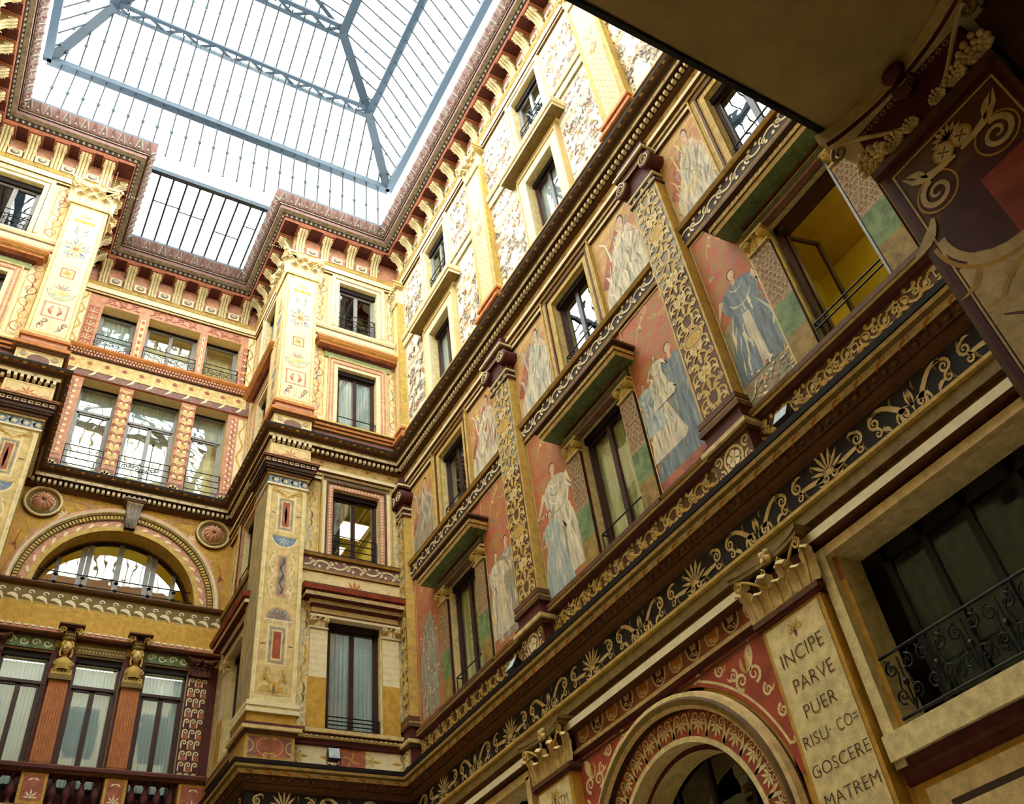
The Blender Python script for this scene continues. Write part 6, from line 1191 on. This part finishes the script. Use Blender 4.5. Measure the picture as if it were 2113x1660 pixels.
# ================================================================ NEAR PIER BESIDE THE CAMERA
NP = Fr((3.83, 0), (0, 1), (-1, 0))
r = thing('near_pier', 'dark foreground pier with gold scrolls and a leafy capital at the top right', 'pier', (3.9, 1.0, -1.6))
m = MB(); m.box(NP, .57, 1.43, -3.1, 0, -1.6, 4.34, 'brown'); m.rect(NP, .66, 1.34, -1.3, 3.4, .003, 'sand'); d = D()                         # drawn with x measured from the far edge towards the viewer
X = lambda y: y
d.frame(.60, 1.40, -1.4, 4.32, .035, 'maroon'); d.frame(.64, 1.36, -1.3, 4.26, .012, 'sand')
d.poly([(.66, 3.1), (1.34, 3.1), (1.34, 3.35), (1.2, 3.42), (1.0, 3.25), (.8, 3.42), (.66, 3.35)], 'sand')
d.poly([(1.0 + .3 * math.cos(t) , 3.62 + .3 * math.sin(t)) for t in [k * PI / 12 for k in range(24)]], 'maroon'); d.poly([(.72, 3.75), (1.0, 3.75), (1.0, 3.3), (.85, 3.4), (.74, 3.55)], 'red')
d.arc(1.0, 3.62, .33, PI * .98, PI * 2.02, .05, 'sand', 24); d.arc(1.0, 3.62, .38, PI * 1.0, PI * 2.0, .025, 'ochre', 24)
for g in (-1, 1):
    d.ell(1.0 + g * .06, 4.1, .055, .055, 'sand', 14); d.arc(1.0 + g * .06, 4.1, .062, 0, 2 * PI, .012, 'ochre', 16)
    for k in range(4): d.leaf(1.0 + g * .06, 4.1, PI / 4 + k * PI / 2, .045, .012, 'brown')
    d.spiral(1.0 + g * .2, 3.92, .1, PI / 2, -g, .04, 'sand', 1.6, 24); d.arc(1.0 + g * .2, 3.92, .125, 0, 2 * PI, .012, 'ochre', 24); d.rib([(1.0 + g * .02, 4.02), (1.0 + g * .1, 4.03), (1.0 + g * .2, 4.05), (1.0 + g * .28, 4.1), (1.0 + g * .32, 4.18)], .02, .004, 'sand', .06); d.leaf(1.0 + g * .2, 4.05, PI / 2 - g * .2, .16, .05, 'sand', -g * .5)
    d.leaf(1.0 + g * .3, 3.8, -PI / 2 + g * .4, .25, .09, 'sand', g * .6); d.scroll(1.0 + g * .05, 3.2, 1.0 + g * .26, 2.85, g * .1, .04, 'ochre', .07, -g); d.leaf(1.0 + g * .25, 3.35, -PI / 2, .2, .05, 'ochre', g)
    d.scroll(1.0, 2.2, 1.0 + g * .25, 2.6, g * -.1, .04, 'sand', .08, g); d.scroll(1.0, 1.2, 1.0 + g * .25, 1.7, g * -.1, .04, 'sand', .08, g)
for k in range(7): d.leaf(1.0, 4.15, PI / 2 + (k - 3) * .42, .11, .04, 'sand')
d.rect(.68, 1.32, 1.9, 3.08, 'sand')
for g in (-1, 1): d.scroll(1.0 + g * .02, 2.98, 1.0 + g * .22, 2.4, g * .12, .035, 'brown', .08, -g); d.scroll(1.0 + g * .28, 3.0, 1.0 + g * .12, 2.7, -g * .05, .025, 'brown', .05, g)
d.place(m, NP, 0, 0, .004); 
NPF = Fr((0, 1.43), (1, 0), (0, 1)); m.rect(NPF, 3.9, 6.9, -1.6, 4.3, .002, 'brown'); m.build('shaft', r)
m = MB(); m.box(NP, .6, 1.4, -3.1, .0, 4.34, 4.9, 'maroon'); m.box(NP, .56, 1.44, -.1, .035, 4.33, 4.38, 'brown'); n = 16
for lo, hi, e in ((4.76, 4.80, .10), (4.80, 4.905, .13)):      # concave abacus
    rows = [[NP.P(.57 - e, -.2, zz)] + [NP.P(.57 - e + (.86 + 2 * e) * t / n, e + .02 - (e * .95) * math.sin(PI * t / n) ** .8, zz) for t in range(n + 1)] + [NP.P(1.43 + e, -.2, zz)] for zz in (lo, hi)]
    m.grid(rows, 'maroon' if e < .12 else 'sand', False, False); m.face(rows[0], 'sand'); m.face(rows[1], 'sand')
o = m.build('capital', r); m = MB(); m.ball(NP, 1.0, .06, 4.83, .08, .05, .06, 'maroon', 10, 6)
for k in range(7): a = -PI / 2 + (k - 3) * .32; m.ball(NP, 1.0 + .075 * math.cos(a), .04, 4.76 + .1 * math.sin(a), .022, .03, .05, 'brown', 8, 5)
m.build('fleuron', o)
for g in (-1, 1):
    m = MB(); m.tube([NP.P(1.0 + g * (.05 + .46 * t), .02 + .09 * t * t, 4.44 + .27 * math.sin(t * PI / 2) ** 2) for t in [k / 12 for k in range(13)]], .008, 'sand', 6, .02); spiral3(m, NP, 1.0 + g * .5, .1, 4.66, .06, PI / 2, -g, 1.4, .016, 'olive'); m.build('volute', o)
    for c_, zz, r_, lean in ((.36, 4.40, .17, .35), (.22, 4.39, .11, .2), (.1, 4.39, .08, 0)):
        m = MB(); x = 1.0 + g * c_
        for k in range(7):                                     # lobed leaf: a fan of swelling lobes with beaded tips
            a = PI / 2 - g * lean + (k - 3) * .36; L_ = r_ * (1 - .12 * abs(k - 3))
            for q in range(4): t = (q + 1) / 4; m.ball(NP, x + L_ * t * math.cos(a), .01 + .03 * t * t, zz + L_ * t * math.sin(a), r_ * (.1 + .05 * t), .02, r_ * (.1 + .05 * t), 'sand', 7, 5)
        m.build('acanthus_leaf', o)
m = MB()
for k in range(14): x = .62 + .76 * (k + .5) / 14; m.grid([[NP.P(x + .019 * math.cos(a) * q, .012, 4.715 + .019 * math.sin(a) * q) for a in [j * PI / 5 for j in range(11)]] for q in (1, .72)], 'sand', False, False)
m.build('pearl_band', o)
# ================================================================ GLASS ROOF
sk = thing('glass_roof', 'blue grey steel and glass hipped roof over the courtyard', 'skylight', (1.95, 8.1, 23)); GX0, GX1, GY0, GY1 = -2.7, 6.6, 1.85, 14.35
LV = [(23.0, 0.), (25.0, 1.02), (26.3, 2.42)]
def cor(l): z, o = LV[l]; return [(GX0 + o, GY0 + o, z), (GX1 - o, GY0 + o, z), (GX1 - o, GY1 - o, z), (GX0 + o, GY1 - o, z)]
def beam(p, q_, w_, h, name='beam', mt='steel', lattice=False):
    m = MB(); P, Q = Vector((*p[:2], p[2] + ZO)), Vector((*q_[:2], q_[2] + ZO)); t = (Q - P).normalized(); s_ = t.cross(Vector((0, 0, 1))); s_ = s_.normalized() * w_ / 2; u_ = s_.cross(t).normalized() * h / 2; u_ = u_ if u_.z > 0 else -u_
    def bar(A, B, s1, u1):
        rows = [[tuple(X + s1 + u1), tuple(X - s1 + u1), tuple(X - s1 - u1), tuple(X + s1 - u1)] for X in (A, B)]; m.grid(rows, mt, True, False); m.face(rows[0], mt); m.face(rows[1], mt)
    if not lattice: bar(P, Q, s_, u_)
    else:
        o = Vector((0, 0, h / 2 + .12)); bar(P + s_ * 1.1, Q + s_ * 1.1, s_ * .5, u_ * .5); bar(P - s_ * 1.1, Q - s_ * 1.1, s_ * .5, u_ * .5); L = (Q - P).length; n = int(L / .45)
        for k in range(n): A = P + t * L * k / n; B = P + t * L * (k + 1) / n; g = 1 if k % 2 else -1; bar(A + s_ * g * 1., B - s_ * g * 1., s_ * .35, u_ * .3)
    return m.build(name, sk)
for l in range(3):
    c = cor(l)
    for k in range(4): beam(c[k], c[(k + 1) % 4], (.2, .22, .26)[l], (.2, .18, .22)[l], 'purlin', 'steel', l > 0 and k in (0, 2))
for l in range(2):
    for k in range(4): beam(cor(l)[k], cor(l + 1)[k], .26, .2, 'hip_rafter')
apx = [(1.95, 5.2, 27.3), (1.95, 11.0, 27.3)]; top = cor(2)
beam(apx[0], apx[1], .12, .12, 'ridge')
for p, q_ in ((top[0], apx[0]), (top[1], apx[0]), (top[2], apx[1]), (top[3], apx[1])): beam(p, q_, .12, .12, 'hip_rafter')
for y in (8.1,): beam((GX0 + 2.42, y, 26.3), (GX1 - 2.42, y, 26.3), .2, .2, 'tie_beam', 'steel', True)
base = [(GX0 - .02, GY0 - .1, 20.75), (GX1 + .02, GY0 - .1, 20.75), (GX1 + .02, GY1 + .0, 20.75), (GX0 - .02, GY1 + .0, 20.75)]
bars = []
def bar_run(a0, a1, b0, b1, pitch, clip=True):                # bars between a lower edge a0-a1 and an upper edge b0-b1, at right angles to them
    A, A1, B, B1 = map(Vector, (a0, a1, b0, b1)); e = (A1 - A); L = e.length; e.normalize(); n = int(L / pitch)
    for k in range(1, n):
        s_ = L * k / n; P = A + e * s_; sb0 = (B - A).dot(e); sb1 = (B1 - A).dot(e); off = (B - A) - e * sb0
        t = 1.
        if s_ < sb0: t = s_ / sb0 if sb0 > 1e-6 else 1
        elif s_ > sb1: t = (L - s_) / (L - sb1)
        bars.append((P, P + off * t))
c0, c1, c2 = cor(0), cor(1), cor(2)
for k in range(4):
    k2 = (k + 1) % 4; bar_run(c0[k], c0[k2], c1[k], c1[k2], .355); bar_run(c1[k], c1[k2], c2[k], c2[k2], .355); bar_run(base[k], base[k2], c0[k], c0[k2], .355) if k in (0, 2) else None
bar_run(top[1], top[2], apx[0], apx[1], .4); bar_run(top[3], top[0], apx[1], apx[0], .4); bar_run(top[0], top[1], apx[0], apx[0], .4); bar_run(top[2], top[3], apx[1], apx[1], .4)
RR0, RR1 = (.1, 15.0, 20.92), (3.75, 15.0, 20.92); rb = [(Vector((.55 + .335 * k, 15.0, 20.92)), Vector((.55 + .335 * k, 17.4, 20.86))) for k in range(9)]
beam((.0, 15.02, 20.98), (3.8, 15.02, 20.98), .12, .16, 'eave_beam')
def barmesh(m, P, Q, w_, node=True, mt='barsteel'):
    P = P + Vector((0, 0, ZO)); Q = Q + Vector((0, 0, ZO)); m.tube([P, Q], w_, mt, 4)
    if node: c = (P + Q) / 2; m.ball(CAN, c.x, -c.y, c.z - ZO, .055, .055, .09, 'steel', 6, 4)
vis = sorted(bars, key=lambda b: -((b[0].y + b[1].y) / 2))
for P, Q in rb: m = MB(); barmesh(m, P, Q, .032, False, 'iron'); m.build('glazing_bar', sk)
for P, Q in vis[:88]: m = MB(); barmesh(m, P, Q, .025); m.build('glazing_bar', sk)
m = MB()
for P, Q in vis[88:]: barmesh(m, P, Q, .025)
o = m.build('glazing_bars', sk); o['kind'] = 'stuff'
m = MB()
for k, y in ((1, 15.9), (2, 15.9), (3, 16.0), (4, 16.0), (6, 16.25), (7, 16.25), (8, 15.75)): a = .55 + .335 * (k - 1); m.tube([(a, y, 20.9 + ZO), (a + .335, y, 20.9 + ZO)], .018, 'iron', 4)
m.build('cross_bar', sk)
G = lambda p: (p[0], p[1], p[2] + ZO)
for k in range(4):
    k2 = (k + 1) % 4
    for a, b in ((base, c0), (c0, c1), (c1, c2)): m = MB(); m.face([G(a[k]), G(a[k2]), G(b[k2]), G(b[k])], 'roof_glass'); m.build('glass_sheet', sk)
for pts in ((top[0], top[1], apx[0]), (top[2], top[3], apx[1]), (top[1], top[2], apx[1], apx[0]), (top[3], top[0], apx[0], apx[1])): m = MB(); m.face([G(p) for p in pts], 'roof_glass'); m.build('glass_sheet', sk)
m = MB(); m.face([G((-.1, 15.0, 20.9)), G((3.9, 15.0, 20.9)), G((3.9, 17.4, 20.84)), G((-.1, 17.4, 20.84))], 'roof_glass'); m.build('glass_sheet', sk)
